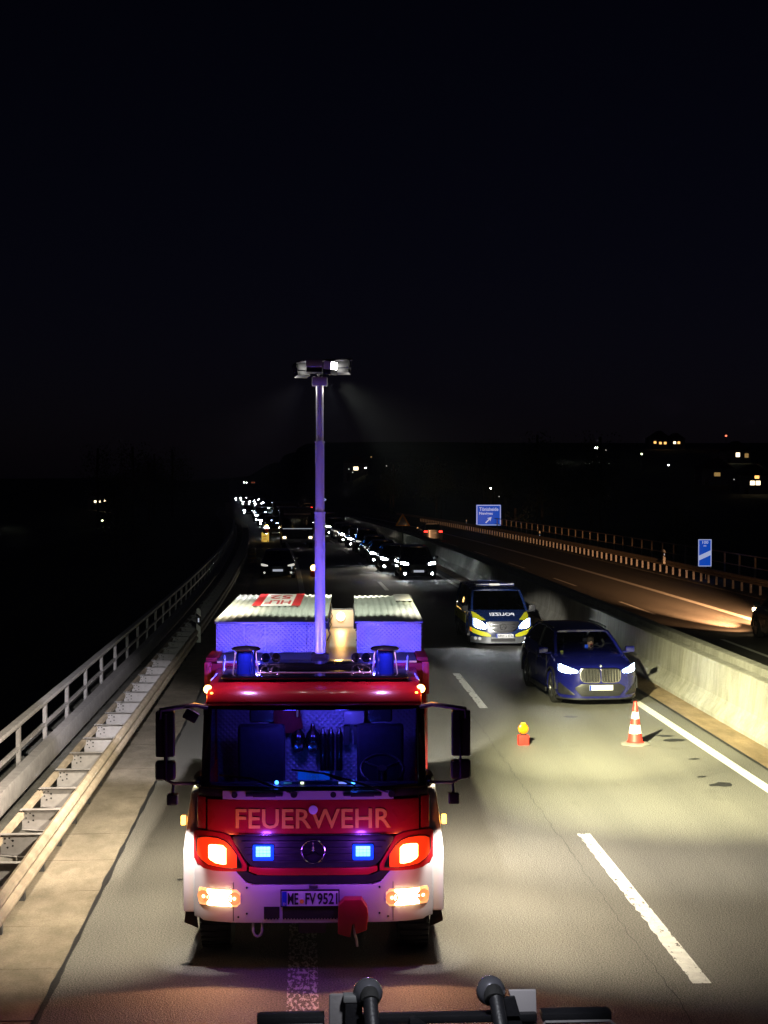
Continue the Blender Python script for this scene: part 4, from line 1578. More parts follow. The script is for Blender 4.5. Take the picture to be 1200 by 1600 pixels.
# ---------------------------------------------------------------- blue SUV
SU = thing('car', 'metallic blue compact SUV with lit headlights and twin kidney grille beside the barrier', 'car', (6.45, 32.5, 0), R(3.6))
cr = Car(.925, 4.5, [(0, .80), (.03, .845), (.08, .88), (.15, .905), (.6, 1.0), (1.15, 1.075), (1.6, 1.10), (3.2, 1.13), (4.2, 1.14), (4.42, 1.08), (4.5, .98)], .20,
         [(.86, .42), (3.55, .42)], nose=.42, tilt=.10)
D = cr.df
cr.body(.05).build('body', 'x_blue', SU, smooth=True, ang=50, deform=D)
greenhouse(cr, SU, (1.08, 1.065, .76), (1.78, 1.49, .60), (3.75, 1.53, .58), (4.3, 1.12, .74), 'windscreen', 'x_blue', 'x_blue')
car_wheels(SU, cr, .355, .24)
for sx in (-1, 1):
    hl = [(.49, .755, .80), (.56, .735, .835), (.66, .725, .87), (.76, .73, .905), (.83, .745, .925), (.87, .78, .92)]
    h = MB().patch(mirror_patch(hl, sx), -.006, .03, 3).build('headlight', 'glow_cool_lens', SU, bevel=.004, deform=D)
    l1 = [(.52, .762, .795), (.58, .748, .825), (.64, .742, .80), (.66, .74, .78)]
    MB().patch(mirror_patch(l1, sx), -.014, .008, 2).build('lamp_core', 'glow_drl', h, deform=D)
    l2 = [(.69, .74, .86), (.75, .745, .885), (.81, .76, .905), (.85, .79, .91)]
    MB().patch(mirror_patch(l2, sx), -.014, .008, 2).build('lamp_core', 'glow_drl', h, deform=D)
    kf = [(.012, .575, .82), (.03, .545, .848), (.07, .53, .858), (.3, .53, .86), (.40, .55, .852), (.445, .60, .82), (.46, .66, .79)]
    k = MB().patch(mirror_patch(kf, sx), -.012, .05, 3).build('kidney_grille', 'chrome', SU, bevel=.008, deform=D)
    ki = [(.035, .585, .815), (.05, .56, .833), (.09, .553, .838), (.3, .553, .838), (.385, .57, .832), (.425, .615, .80)]
    MB().patch(mirror_patch(ki, sx), -.017, .01, 3).build('grille_opening', 'ink', k, deform=D)
    b = MB()
    for i in range(6):
        x = .075 + i * .064
        b.patch([(sx * x - .011, .562, .83), (sx * x + .011, .562, .83)], -.034, .018, 2)
    b.build('slat', 'chrome', k, deform=D)
    si = [(.57, .262, .285), (.68, .262, .375), (.78, .265, .46), (.84, .275, .52), (.875, .30, .50)]
    MB().patch(mirror_patch(si, sx), -.006, .02, 2).build('side_intake', 'black_plastic', SU, bevel=.004, deform=D)
    fb = [(.55, .245, .26), (.7, .24, .255), (.86, .255, .27)]
    MB().patch(mirror_patch(fb, sx), -.016, .03, 1).build('intake_blade', 'x_blue', SU, deform=D)
    side_mirror(SU, sx * .90, 1.22, 1.06, 'x_blue', .21, .135)
    # door joints and handles on the flank
    for y in (1.32, 2.38, 3.35):
        MB().box(min(sx * .915, sx * .9275), max(sx * .915, sx * .9275), y, y + .008, .45, 1.0).build('door_seam', 'ink', SU)
    for y in (2.1, 3.08):
        MB().box(min(sx * .915, sx * .945), max(sx * .915, sx * .945), y, y + .2, .885, .912).build('door_handle', 'x_blue', SU, bevel=.008)
    MB().box(min(sx * .9, sx * .945), max(sx * .9, sx * .945), 1.32, 3.1, .19, .29).build('sill_trim', 'black_plastic', SU, bevel=.01)
    b = MB()
    b.tube([(sx * .62, 1.95, 1.575), (sx * .63, 2.6, 1.60), (sx * .62, 3.5, 1.58)], .016, 6)
    b.build('roof_rail', 'black_plastic', SU, smooth=True)
MB().patch(sym([(0, .235, .515), (.42, .235, .515), (.5, .33, .47), (.56, .395, .43)]), -.006, .03, 3).build('lower_intake', 'black_plastic', SU, bevel=.004, deform=D)
MB().patch(sym([(0, .225, .242), (.40, .225, .242), (.46, .25, .27), (.575, .395, .42)]), -.014, .03, 1).build('intake_frame', 'x_blue', SU, deform=D)
MB().patch(sym([(0, .325, .345), (.3, .325, .345), (.44, .325, .345)]), -.012, .03, 1).build('intake_bar', 'grille_black', SU, deform=D)
MB().patch(sym([(x, .165, .225) for x in (0, .3, .6, .8, .9)]), .01, .2, 1).build('lip', 'black_plastic', SU, deform=D)
p_ = MB().box(-.265, .265, -.03, -.012, .375, .49).build('number_plate', 'plate_white', SU, bevel=.004)
MB().box(-.263, -.22, -.0335, -.0305, .378, .487).build('euro_band', 'plate_blue', p_)
b = MB()
b.cyl((0, -.012, .895), (0, .03, .90), .034, n=18)
ro = b.build('roundel', 'ink', SU, deform=D)
b = MB()
for k in range(4):
    a0 = k * math.pi / 2
    pts = [(0, -.016, .896)] + [(.023 * math.cos(a0 + math.pi / 2 * i / 5), -.016, .896 + .023 * math.sin(a0 + math.pi / 2 * i / 5)) for i in range(6)]
    b.add(pts, [tuple(range(7))], k % 2)
b.build('roundel_face', ['plate_white', 'plate_blue'], ro, deform=D)
MB().box(-.7, .7, 1.35, 1.7, .85, 1.05).build('dashboard', 'black_plastic', SU, bevel=.04)
for x in (-.36, .36):
    s_ = MB().box(x - .24, x + .24, 2.45, 2.6, .55, 1.15).build('seat', 'seat_cloth', SU, bevel=.05)
    MB().box(x - .13, x + .13, 2.48, 2.58, 1.17, 1.32).build('headrest', 'seat_cloth', s_, bevel=.03)
b = MB()
cen, ax = Vector((.36, 1.82, 1.0)), Vector((0, -.9, .42)).normalized()
q = ax.to_track_quat('Z', 'Y')
b.tube([cen + q @ Vector((.18 * math.cos(2 * math.pi * k / 24), .18 * math.sin(2 * math.pi * k / 24), 0)) for k in range(25)], .014, 6)
b.build('steering_wheel', 'black_plastic', SU, smooth=True)
b = MB()
b.cyl((-.6, 1.17, 1.10), (-.6, 1.175, 1.105), .035, n=14)
b.build('windscreen_sticker', 'jacket_stripe', SU)
for sx in (-1, 1):
    lamp('SPOT', 'car_beam', (sx * .68, -.12, .8), 6, (.85, .92, 1), SU, (sx * .7, -6, -.6), 80, .6, .05)

# ---- driver of the SUV, holding a phone
DR = thing('person', 'driver in a grey jumper behind the windscreen of the blue SUV looking at a phone', 'person', (6.45, 32.5, 0), R(3.6))


def skin_mesh(pts, edges, rad, root_i, lev=2):
    me = bpy.data.meshes.new('s')
    me.from_pydata(pts, edges, [])
    o = bpy.data.objects.new('s', me)
    COL.objects.link(o)
    sm = o.modifiers.new('Skin', 'SKIN')
    me.skin_vertices[0].data[root_i].use_root = True
    for i, r_ in enumerate(rad):
        me.skin_vertices[0].data[i].radius = (r_, r_)
    sb = o.modifiers.new('Sub', 'SUBSURF')
    sb.levels = lev
    dg = bpy.context.evaluated_depsgraph_get()
    out = bpy.data.meshes.new_from_object(o.evaluated_get(dg))
    bpy.data.objects.remove(o)
    return out


bx_, by_ = .34, 2.33
pts = [(bx_, by_ - .05, .58), (bx_, by_, .80), (bx_, by_ - .02, 1.0), (bx_, by_ - .04, 1.08), (bx_, by_ - .07, 1.17), (bx_, by_ - .085, 1.25),
       (bx_ - .19, by_ - .02, 1.0), (bx_ - .24, by_ - .16, .82), (bx_ - .21, by_ - .40, .98), (bx_ - .205, by_ - .46, 1.04),
       (bx_ + .19, by_ - .02, 1.0), (bx_ + .25, by_ - .14, .80), (bx_ + .14, by_ - .36, .93), (bx_ + .1, by_ - .42, .98)]
ed = [(0, 1), (1, 2), (2, 3), (3, 4), (4, 5), (2, 6), (6, 7), (7, 8), (8, 9), (2, 10), (10, 11), (11, 12), (12, 13)]
bm_ = skin_mesh(pts, ed, [.15, .15, .13, .055, .085, .075, .06, .05, .035, .03, .06, .05, .035, .03], 0)
bm_.materials.clear()
bm_.materials.append(MATS['jumper'])
bm_.materials.append(MATS['skin'])
for p in bm_.polygons:
    c = p.center
    p.material_index = 1 if c.z > 1.075 or (c.y < by_ - .36 and c.z > .9) else 0
    p.use_smooth = True
bo_ = inst('body', bm_, DR)
b = MB()
hc = Vector((bx_, by_ - .075, 1.20))
b.lathe(hc, [(.001, .125), (.05, .115), (.08, .08), (.089, .04), (.088, 0.0)], 16)
hair = b.build('hair', 'hair', DR, smooth=True)
for v in hair.data.vertices:
    if v.co.y < hc.y - .02 and v.co.z < hc.z + .07:
        v.co.y = max(v.co.y, hc.y - .06)
b = MB()
for sx in (-1, 1):
    b.ball(hc + Vector((sx * .03, -.078, .0)), .011, 6, 1)
b.prism([(-.012, -.035), (.012, -.035), (.004, .005), (-.004, .005)], 'y', -.105, -.07)
b2 = MB()
b2.add([(v[0] + (0 if i < len(b.v) - 8 else hc.x), v[1] + (0 if i < len(b.v) - 8 else hc.y), v[2] + (0 if i < len(b.v) - 8 else hc.z)) for i, v in enumerate(b.v)], [], 0)
b2.f, b2.m = b.f, b.m
b2.box(hc.x - .022, hc.x + .022, hc.y - .088, hc.y - .07, hc.z - .058, hc.z - .048, 2)
b2.build('face', ['skin', 'ink', 'jacket_red'], DR)
b = MB()
hp = Vector((bx_ - .205, by_ - .47, 1.05))
for k in range(4):                                   # four fingers round the phone, thumb on the other edge
    z = -.02 + k * .018
    b.tube([hp + Vector((.028, .0, z)), hp + Vector((.036, -.03, z + .004)), hp + Vector((.02, -.05, z + .006)), hp + Vector((.0, -.052, z + .006))], .008, 6)
b.tube([hp + Vector((-.02, .01, -.02)), hp + Vector((-.038, -.02, .005)), hp + Vector((-.03, -.045, .03))], .009, 6)
b.ball(hp + Vector((0, .0, -.005)), .032, 8)
b.build('hand', 'skin', DR, smooth=True)
ph = thing('phone', 'blue phone held up by the driver behind the windscreen of the SUV', 'phone', (6.45, 32.5, 0), R(3.6))
MB().box(hp.x - .037, hp.x + .037, hp.y - .043, hp.y - .034, hp.z - .02, hp.z + .13).build('phone_case', 'phone_blue', ph, bevel=.006)

# ---------------------------------------------------------------- police van
PV = thing('police_van', 'dark blue police van with yellow corners, mirrored bonnet lettering and roof light bar', 'police van', (5.86, 44.3, 0), R(.3))
cv = Car(.955, 5.1, [(0, .72), (.03, .765), (.08, .80), (.15, .83), (.6, .985), (1.0, 1.09), (1.4, 1.10), (4.9, 1.12), (5.1, 1.1)], .15, [(.92, .40), (4.05, .40)], nose=.40, tilt=.14)
D = cv.df
cv.body(.05).build('body', 'police_blue', PV, smooth=True, ang=50, deform=D)
greenhouse(cv, PV, (.95, 1.08, .83), (1.65, 1.60, .72), (4.85, 1.66, .72), (5.08, 1.1, .84), 'car_glass', 'police_blue', 'police_blue', bulge=.12, bpil=.28)
car_wheels(PV, cv, .34, .23)
for sx in (-1, 1):
    hl = [(.47, .575, .66), (.56, .565, .74), (.66, .565, .81), (.76, .58, .86), (.83, .61, .885), (.87, .66, .87)]
    h = MB().patch(mirror_patch(hl, sx), -.006, .03, 3).build('headlight', 'glow_cool_lens', PV, bevel=.004, deform=D)
    l1 = [(.50, .59, .65), (.58, .585, .735), (.67, .59, .80), (.76, .61, .84), (.82, .65, .85)]
    MB().patch(mirror_patch(l1, sx), -.014, .008, 3).build('lamp_core', 'glow_drl', h, deform=D)
    ys_ = [(.36, .345, .40), (.48, .345, .47), (.6, .36, .50), (.75, .40, .54), (.86, .44, .58), (.92, .48, .61), (.945, .50, .61)]
    MB().patch(mirror_patch(ys_, sx), -.005, .02, 2).build('yellow_band', 'yellow_neon', PV, deform=D)
    if sx < 0:
        MB().patch(mirror_patch([(.90, .47, .585), (.945, .50, .60)], sx), -.008, .01, 2).build('front_indicator', 'lamp_orange', PV, deform=D)
    fo = MB()
    for x in (.68, .80):
        fo.lathe((sx * x, -.004, .285), [(.001, -.004), (.035, -.006), (.046, -.004), (.048, .02)], 14, 'y')
    fo.build('fog_lamp', 'plate_white', PV, smooth=True, deform=D)
    b = MB()                                         # yellow fluorescent corner of the bonnet
    nn = 8
    vs = []
    for i in range(nn + 1):
        y = .10 + .72 * i / nn
        xo = cv.hw * .885
        xi = .50 + (xo - .52) * (i / nn)
        for j in range(5):
            x = xi + (xo - xi) * j / 4
            vs.append((sx * x, y, cv.top(x, y) + .006))
    b.add(vs, grid_faces(nn + 1, 5))
    b.build('yellow_corner', 'yellow_neon', PV, smooth=True, deform=D)
    side_mirror(PV, sx * .93, 1.05, 1.0, 'black_plastic', .2, .2)
    MB().box(min(sx * .93, sx * .962), max(sx * .93, sx * .962), 1.5, 4.6, .62, .86).build('yellow_flank', 'yellow_neon', PV)
    for y in (1.42, 2.5):
        MB().box(min(sx * .93, sx * .9645), max(sx * .93, sx * .9645), y, y + .01, .3, 1.05).build('door_seam', 'ink', PV)
gk = [(0, .475, .80), (.15, .48, .80), (.28, .505, .80), (.38, .56, .795), (.45, .66, .79), (.475, .74, .785)]
g = MB().patch(sym(gk), -.004, .03, 4).build('grille', 'grille_black', PV, bevel=.004, deform=D)
MB().patch(sym([(0, .455, .48), (.15, .46, .485), (.28, .485, .515), (.38, .54, .575), (.45, .645, .675), (.485, .74, .77)]), -.012, .02, 1).build('grille_trim', 'chrome', PV, deform=D)
for z in (.70, .60):
    MB().patch([(-.36, z, z + .016), (-.12, z, z + .016)], -.014, .012, 1).build('slat', 'chrome', g, deform=D)
    MB().patch([(.12, z, z + .016), (.36, z, z + .016)], -.014, .012, 1).build('slat', 'chrome', g, deform=D)
b = MB()
b.tube([(.09 * math.cos(2 * math.pi * k / 24), -.02, .64 + .09 * math.sin(2 * math.pi * k / 24)) for k in range(25)], .008, 6)
for k in range(3):
    a0 = math.pi / 2 + k * 2 * math.pi / 3
    b.tube([(0, -.022, .64), (.088 * math.cos(a0), -.018, .64 + .088 * math.sin(a0))], .007, 5)
b.build('star_emblem', 'chrome', g, smooth=True)
MB().patch(sym([(x, .155, .335) for x in (0, .3, .5, .7, .85, .93)]), -.003, .04, 2).build('bumper_skirt', 'van_silver', PV, deform=D)
MB().patch(sym([(0, .20, .285), (.2, .20, .285), (.36, .20, .285)]), -.012, .02, 2).build('lower_intake', 'ink', PV, deform=D)
MB().patch(sym([(0, .238, .247), (.34, .238, .247)]), -.018, .01, 1).build('intake_bar', 'galv_dark', PV, deform=D)
p_ = MB().box(-.215, .305, -.03, -.012, .315, .43).build('number_plate', 'plate_white', PV, bevel=.004)
MB().box(-.213, -.17, -.0335, -.0305, .318, .427).build('euro_band', 'plate_blue', p_)
lettering('NRW 5 3336', .075, .43, 'ink', p_, Matrix.Translation((.068, -.0335, .372)) @ FRONT, bold=.01)


def hooddef(p):
    return D(Vector((p.x, p.y, cv.top(p.x, p.y) + .007 + p.z)))


lettering('POLIZEI', .20, .74, 'plate_lit', PV, Matrix.Translation((.03, .47, 0)), bold=.02, depth=.002, mirror=True, deform=hooddef)
lb = MB().box(-.62, .62, 1.92, 2.22, 1.715, 1.735).build('light_bar', 'black_plastic', PV, bevel=.006)
for (a, c) in ((-.60, -.16), (.16, .60)):
    MB().box(a, c, 1.93, 2.21, 1.737, 1.80).build('bar_lens', 'blue_glass', lb, bevel=.02)
MB().box(-.155, .155, 1.93, 2.21, 1.737, 1.795).build('bar_centre', 'plate_white', lb, bevel=.012)
MB().box(-.59, .59, 1.922, 1.929, 1.765, 1.785).build('bar_strip', 'alu', lb)
MB().box(-.8, .8, 1.25, 1.6, .8, 1.08).build('dashboard', 'black_plastic', PV, bevel=.04)
for x in (-.4, .4):
    MB().box(x - .25, x + .25, 2.3, 2.45, .6, 1.35).build('seat', 'seat_cloth', PV, bevel=.05)
for sx in (-1, 1):
    lamp('SPOT', 'car_beam', (sx * .66, -.12, .72), 9, (.85, .92, 1), PV, (sx * .7, -6, -.6), 80, .6, .05)


# ---------------------------------------------------------------- cars of the jam
def generic_car(kind, label):
    hw, L = {'hatch': (.89, 4.3), 'saloon': (.92, 4.7), 'suv': (.94, 4.6), 'van': (.98, 5.2)}[kind]
    h = {'hatch': 1.46, 'saloon': 1.44, 'suv': 1.66, 'van': 1.95}[kind]
    belt = {'hatch': .95, 'saloon': .93, 'suv': 1.06, 'van': 1.12}[kind]
    t = thing('car', label, 'car')
    c = Car(hw, L, [(0, belt - .28), (.05, belt - .2), (.15, belt - .15), (.9, belt - .03), (1.3, belt), (L - .5, belt + .04), (L, belt - .05)], .2, [(.85, .39), (L - .95, .39)], nose=.38, tilt=.1)
    c.body(.13).build('body', 'car_black', t, smooth=True, ang=50, deform=c.df)
    greenhouse(c, t, (1.05 if kind != 'van' else .8, belt - .02, hw * .82), (1.85 if kind != 'van' else 1.4, h - .08, hw * .64 if kind != 'van' else hw * .78),
               (L - 1.2 if kind == 'saloon' else L - .8 if kind != 'van' else L - .2, h - .07, hw * .62 if kind != 'van' else hw * .78),
               (L - .5 if kind == 'saloon' else L - .15, belt, hw * .78), 'car_glass', 'car_black', 'car_black')
    car_wheels(t, c, .33, .22, spokes=9, segs=16)
    for sx in (-1, 1):
        z = belt - .27
        hl = [(hw * .55, z, z + .06), (hw * .7, z - .01, z + .10), (hw * .85, z, z + .125), (hw * .93, z + .03, z + .12)]
        MB().patch(mirror_patch(hl, sx), -.01, .03, 2).build('headlight', 'glow_drl', t, deform=c.df)
        side_mirror(t, sx * (hw - .03), 1.2, belt - .02, 'car_black', .2, .14)
        b = MB()
        b.lathe((sx * hw * .74, -.01, .33), [(.001, -.012), (.05, -.01), (.055, .02)], 10, 'y')
        b.build('fog_light', 'glow_drl', t, deform=c.df)
        tl = [(hw * .55, belt - .24, belt - .13), (hw * .9, belt - .26, belt - .11)]
        b = MB()
        b.box(min(sx * hw * .55, sx * hw * .88), max(sx * hw * .55, sx * hw * .88), L - .03 - .12, L + .012, belt - .24, belt - .11)
        b.build('tail_light', 'sign_red', t, bevel=.01)
    MB().patch(sym([(0, .42, belt - .27), (hw * .3, .42, belt - .27), (hw * .48, .45, belt - .3)]), -.006, .02, 2).build('grille', 'grille_black', t, deform=c.df)
    MB().patch(sym([(0, .23, .32), (hw * .6, .23, .32)]), -.006, .02, 1).build('lower_intake', 'black_plastic', t, deform=c.df)
    MB().box(-.26, .26, -.025, -.008, .40, .51).build('number_plate', 'plate_white', t)
    MB().box(-.26, .26, L + .002, L + .015, .6, .71).build('number_plate', 'plate_white', t)
    return t


protos = {k: generic_car(k, 'x') for k in ('hatch', 'saloon', 'suv', 'van')}
used_proto = set()


def place_car(kind, lat, y, label, lights, paint, group=None, rz=0., plate='plate_white', tail=None, flip=False):
    o = protos[kind] if kind not in used_proto else copy_tree(protos[kind])
    used_proto.add(kind)
    slope = -.0005 * (y - 45) if 45 < y < 230 else (-.052 if y >= 230 else 0)
    o.location = (X0(y) + lat, y, Z0(y) + .004)
    o.rotation_euler = (0, 0, math.atan(-slope) + rz + (math.pi if flip else 0))
    for k in ('label', 'group'):
        if k in o:
            del o[k]
    tag(o, label, 'van' if kind == 'van' else 'car', group)
    for ch in o.children:
        nm = ch.name.split('.')[0]
        if nm in ('headlight', 'fog_light'):
            set_mat(ch, lights)
        elif nm in ('body', 'roof', 'side_mirror') or (nm == 'pillar' and ch.active_material and ch.active_material.name == 'car_black'):
            set_mat(ch, paint)
        elif nm == 'number_plate':
            set_mat(ch, plate)
        elif nm == 'tail_light' and tail:
            set_mat(ch, tail)
    return o


GQ = 'cars queuing on the lane behind the police van'
q = [('suv', 5.95, 75.6, 'large black SUV with bright headlights leading the queue behind the police van', 'glow_drl', 'car_black', 'plate_lit'),
     ('hatch', 5.35, 82.5, 'dark hatchback directly behind the black SUV leading the queue, one headlight showing', 'glow_drl', 'car_grey', 'plate_white'),
     ('saloon', 5.25, 89.5, 'dark saloon third in the queue with bright headlight beside the pool of light', 'glow_drl', 'car_black', 'plate_white'),
     ('hatch', 5.3, 97, 'unlit dark hatchback fourth in the queue, behind the saloon with the bright left headlight', 'glow_far_dim', 'car_grey', 'plate_white'),
     ('suv', 5.3, 104.5, 'unlit black SUV fifth in the queue on the far bend', 'glow_far_dim', 'car_black', 'plate_white'),
     ('saloon', 5.25, 113, 'grey saloon sixth in the queue on the far bend', 'glow_far', 'car_grey', 'plate_white'),
     ('hatch', 5.2, 122, 'dark hatchback seventh in the queue on the far bend', 'glow_far', 'car_black', 'plate_white'),
     ('saloon', 5.2, 131, 'white saloon eighth in the queue on the far bend', 'glow_far_dim', 'car_white', 'plate_white'),
     ('suv', 5.15, 140, 'grey SUV ninth in the queue on the far bend', 'glow_far', 'car_grey', 'plate_white'),
     ('van', 5.1, 150, 'dark van tenth in the queue, just right of the light mast', 'glow_far_dim', 'car_black', 'plate_white')]
for (k, lat, y, lb_, hl, pm_, pl_) in q:
    o = place_car(k, lat, y, lb_, hl, pm_, GQ, plate=pl_)
for i, y in enumerate((161, 172, 185, 198)):
    place_car(('hatch', 'saloon', 'suv', 'hatch')[i], 4.7, y, 'distant car with white headlights just left of the mast in the far queue', ('glow_far', 'glow_drl', 'glow_far', 'glow_far')[i],
              ('car_grey', 'car_black', 'car_white', 'car_black')[i], 'distant cars just left of the mast')
GF = 'far headlights strung along the bend on the left'
for i, (px, y) in enumerate(((429.5, 135), (417, 170), (407, 210), (389, 230), (422.5, 277), (404, 312), (400, 384), (381, 416), (373, 416), (413, 252), (436, 222), (447, 236), (456, 258), (463, 232), (385, 330), (393, 352), (416, 325), (410, 188))):
    x = (px - 477) * y / 2350
    place_car(('van', 'saloon', 'suv', 'hatch', 'suv', 'saloon', 'hatch', 'suv', 'saloon', 'hatch', 'suv', 'van', 'saloon', 'hatch', 'suv', 'hatch', 'saloon', 'van')[i], x - X0(y), y,
              'van with the brightest headlights at the near left edge of the far bend' if i == 0 else 'far car seen only as white headlights on the bend left of mast',
              'glow_drl', ('car_grey', 'car_black', 'car_white')[i % 3], GF if i else None)
place_car('saloon', -1.15, 76.8, 'black saloon with dim lamps and bright number plate directly behind the fire engine roof', 'glow_far_dim', 'car_black', plate='plate_lit')
place_car('hatch', 12.6, 132, 'dark car with red tail lights driving away on the opposite carriageway beyond the queue', 'car_black', 'car_grey', tail='glow_red', flip=True)
place_car('saloon', 10.4, 262, 'far car with red tail lights left of the mast top of the queue', 'car_black', 'car_grey', tail='glow_red', flip=True)
place_car('hatch', 10.5, 800, 'farthest car with red tail lights high on the left end of the bend', 'car_black', 'car_grey', tail='glow_far_red', flip=True)
place_car('suv', 6.5, 800, 'farthest car with white headlights above all other headlights on the left', 'glow_far', 'car_black')
rc = place_car('suv', 15.15, 47.7, 'dark car cut by the right picture edge, driving away on the opposite carriageway', 'glow_warm', 'car_grey', flip=True)
for sx in (-1, 1):
    lamp('SPOT', 'car_beam', (sx * .66, -.10, .8), 1500, (1, .48, .2), rc, (sx * 2.2, -10, -2.2), 52, .8, .05)
    lamp('SPOT', 'car_beam', (sx * .66, -.10, .8), 80000, (1, .48, .2), rc, (sx * .7 - .2, -20, -1.9), 22, 1.0, .05)
for (k, sx) in ((q[0], 0), ):
    pass
for (lat, y, pw) in ((5.95, 75.6, 50), (5.35, 82.5, 160), (5.25, 89.5, 160)):
    lamp('SPOT', 'car_beam', (X0(y) + lat - .6, y - .15, .75), pw, (1, .9, .7), None, (X0(y) + lat - 4.5, y - 11, 0), 50, .5, .05)


# ---------------------------------------------------------------- lorries of the jam
def lorry(name, label, lat, y, h, blue):
    t = thing(name, label, 'lorry', (X0(y) + lat, y, 0), math.atan(.0005 * (y - 45)))
    MB().patch(sym([(x, .6, h - .25) for x in (0, .5, .9, 1.1, 1.18)]), 0, 2.0, 4).build('cab', 'car_grey', t, bevel=.06, deform=tdef)
    MB().patch(sym([(x, 1.55, 2.25) for x in (0, .5, .9, 1.06)]), -.012, .02, 3).build('windscreen', 'car_glass', t, deform=tdef)
    MB().patch(sym([(x, .85, 1.4) for x in (0, .5, .75)]), -.012, .02, 3).build('grille', 'grille_black', t, deform=tdef)
    MB().patch(sym([(x, .45, .72) for x in (0, .5, .9, 1.15)]), -.03, .3, 2).build('bumper', 'car_white', t, bevel=.02, deform=tdef)
    MB().box(-1.25, 1.25, 2.15, 8.6, .9, h + .25).build('load_box', 'car_grey', t, bevel=.03)
    MB().box(-1.0, 1.0, .5, 1.6, h - .245, h - .1).build('roof_spoiler', 'car_white', t, bevel=.04)
    for sx in (-1, 1):
        MB().box(min(sx * .85, sx * 1.1), max(sx * .85, sx * 1.1), -.045, .05, .74, .9).build('headlight', 'glow_bulb' if not blue else 'glow_drl', t, bevel=.01, deform=tdef)
        side_mirror(t, sx * 1.22, .15, 1.7, 'black_plastic', .18, .5)
        for wy in (1.0, 6.6):
            b = MB()
            b.lathe((sx * 1.02, wy, .5), [(.02, sx * .1), (.25, sx * .06), (.3, sx * .15), (.5, sx * .13), (.5, -sx * .13), (.02, -sx * .13)], 18, 'x')
            b.build('wheel', 'rubber', t, smooth=True)
    if blue:
        for x in (-.85, .85):
            b = MB()
            b.ball((x, .2, 1.93), .13, 8)
            b.build('work_lamp', 'glow_drl', t, smooth=True)
        MB().box(-.3, .3, -.04, .0, 1.62, 1.86).build('blue_light', 'glow_blue', t, bevel=.02)
        MB().box(-.32, .32, -.04, 0, 2.28, 2.42).build('roof_sign', 'glow_ice', t, bevel=.02)
    else:
        MB().box(-1.1, 1.1, -.02, .02, 1.47, 1.51).build('screen_sill', 'plate_lit', t)
    MB().box(-.26, .26, -.06, -.035, .5, .61).build('number_plate', 'plate_white', t, deform=tdef)
    return t


lorry('lorry', 'dark box lorry with two amber lamps low at its corners left of the mast', .57, 113, 2.75, False)
lorry('lorry', 'distant emergency lorry with blue light between two white lamps', 1.0, 152, 2.7, True)


# ================================================================ traffic cone and warning lamp
CN = thing('traffic_cone', 'red and white striped traffic cone in front of the blue SUV', 'traffic cone', (6.18, 27.85, 0), .3)
b = MB()
b.lathe((0, 0, 0), [(.001, .0), (.285, .0), (.285, .02), (.22, .04), (.17, .045), (.001, .045)], 8)
b.build('base', 'cone_base', CN, bevel=.006)


def cr_(z):
    return .145 - (z - .045) * .155


lv = [(.045, .215, 'cone_red'), (.215, .375, 'cone_white'), (.375, .49, 'cone_red'), (.49, .615, 'cone_white'), (.615, .80, 'cone_red')]
for i, (a, c, m) in enumerate(lv):
    b = MB()
    ex = .0025 if m == 'cone_white' else 0
    pr = [(cr_(a) + ex, a), (cr_(c) + ex, c)]
    if i == 4:
        pr += [(cr_(c) - .006, c + .01), (.001, c + .01)]
    if i == 0:
        pr = [(cr_(a) + .02, a), (cr_(a) + .012, a + .012)] + [(cr_(a + .02), a + .02), (cr_(c), c)]
    b.lathe((0, 0, 0), pr, 28)
    b.build('stripe', m, CN, smooth=True)


def warn_lamp(loc, label, m1, m2, s=1., rz=.2):
    t = thing('warning_lamp', label, 'warning lamp', loc, rz)
    t.scale = (s, s, s)
    b = MB()
    b.box(-.10, .10, -.055, .055, 0, .19)
    b.build('battery_box', m1, t, bevel=.012)
    MB().box(-.012, .012, -.06, -.053, .02, .17).build('rib', m1, t, bevel=.003)
    for x in (-.06, .06):
        MB().box(x - .006, x + .006, -.0585, -.053, .02, .17).build('rib', m1, t, bevel=.002)
    MB().box(-.05, .05, -.035, .035, .19, .215).build('neck', 'black_plastic', t, bevel=.005)
    b = MB()
    b.lathe((0, 0, .305), [(.001, -.05), (.06, -.045), (.095, -.025), (.10, 0), (.095, .025), (.06, .045), (.001, .05)], 24, 'y')
    l_ = b.build('lens', m2, t, smooth=True)
    b = MB()
    for k in range(5):
        z = .305 - .06 + k * .03
        hw = math.sqrt(max(0, .09 ** 2 - (z - .305) ** 2)) * .9
        b.box(-hw, hw, -.053, -.035, z - .003, z + .003)
    b.build('lens_rib', m2, l_)
    b = MB()
    b.box(-.045, .045, -.02, .02, .40, .415)
    b.build('cap', 'yellow_glow', t, bevel=.004)
    return t


warn_lamp((4.07, 27.9, 0), 'orange flashing warning lamp on red battery box standing on the lane', 'cone_red', 'lamp_orange')
warn_lamp((.42, 79, .0), 'lit amber warning lamp on the road left of the mast, beside the black saloon', 'cone_red', 'glow_amber_core', 1.5)
warn_lamp((X0(128) - 1.55, 128, .75), 'small amber lamp above the yellow board at the left guardrail', 'cone_red', 'glow_amber_core', 1.5)

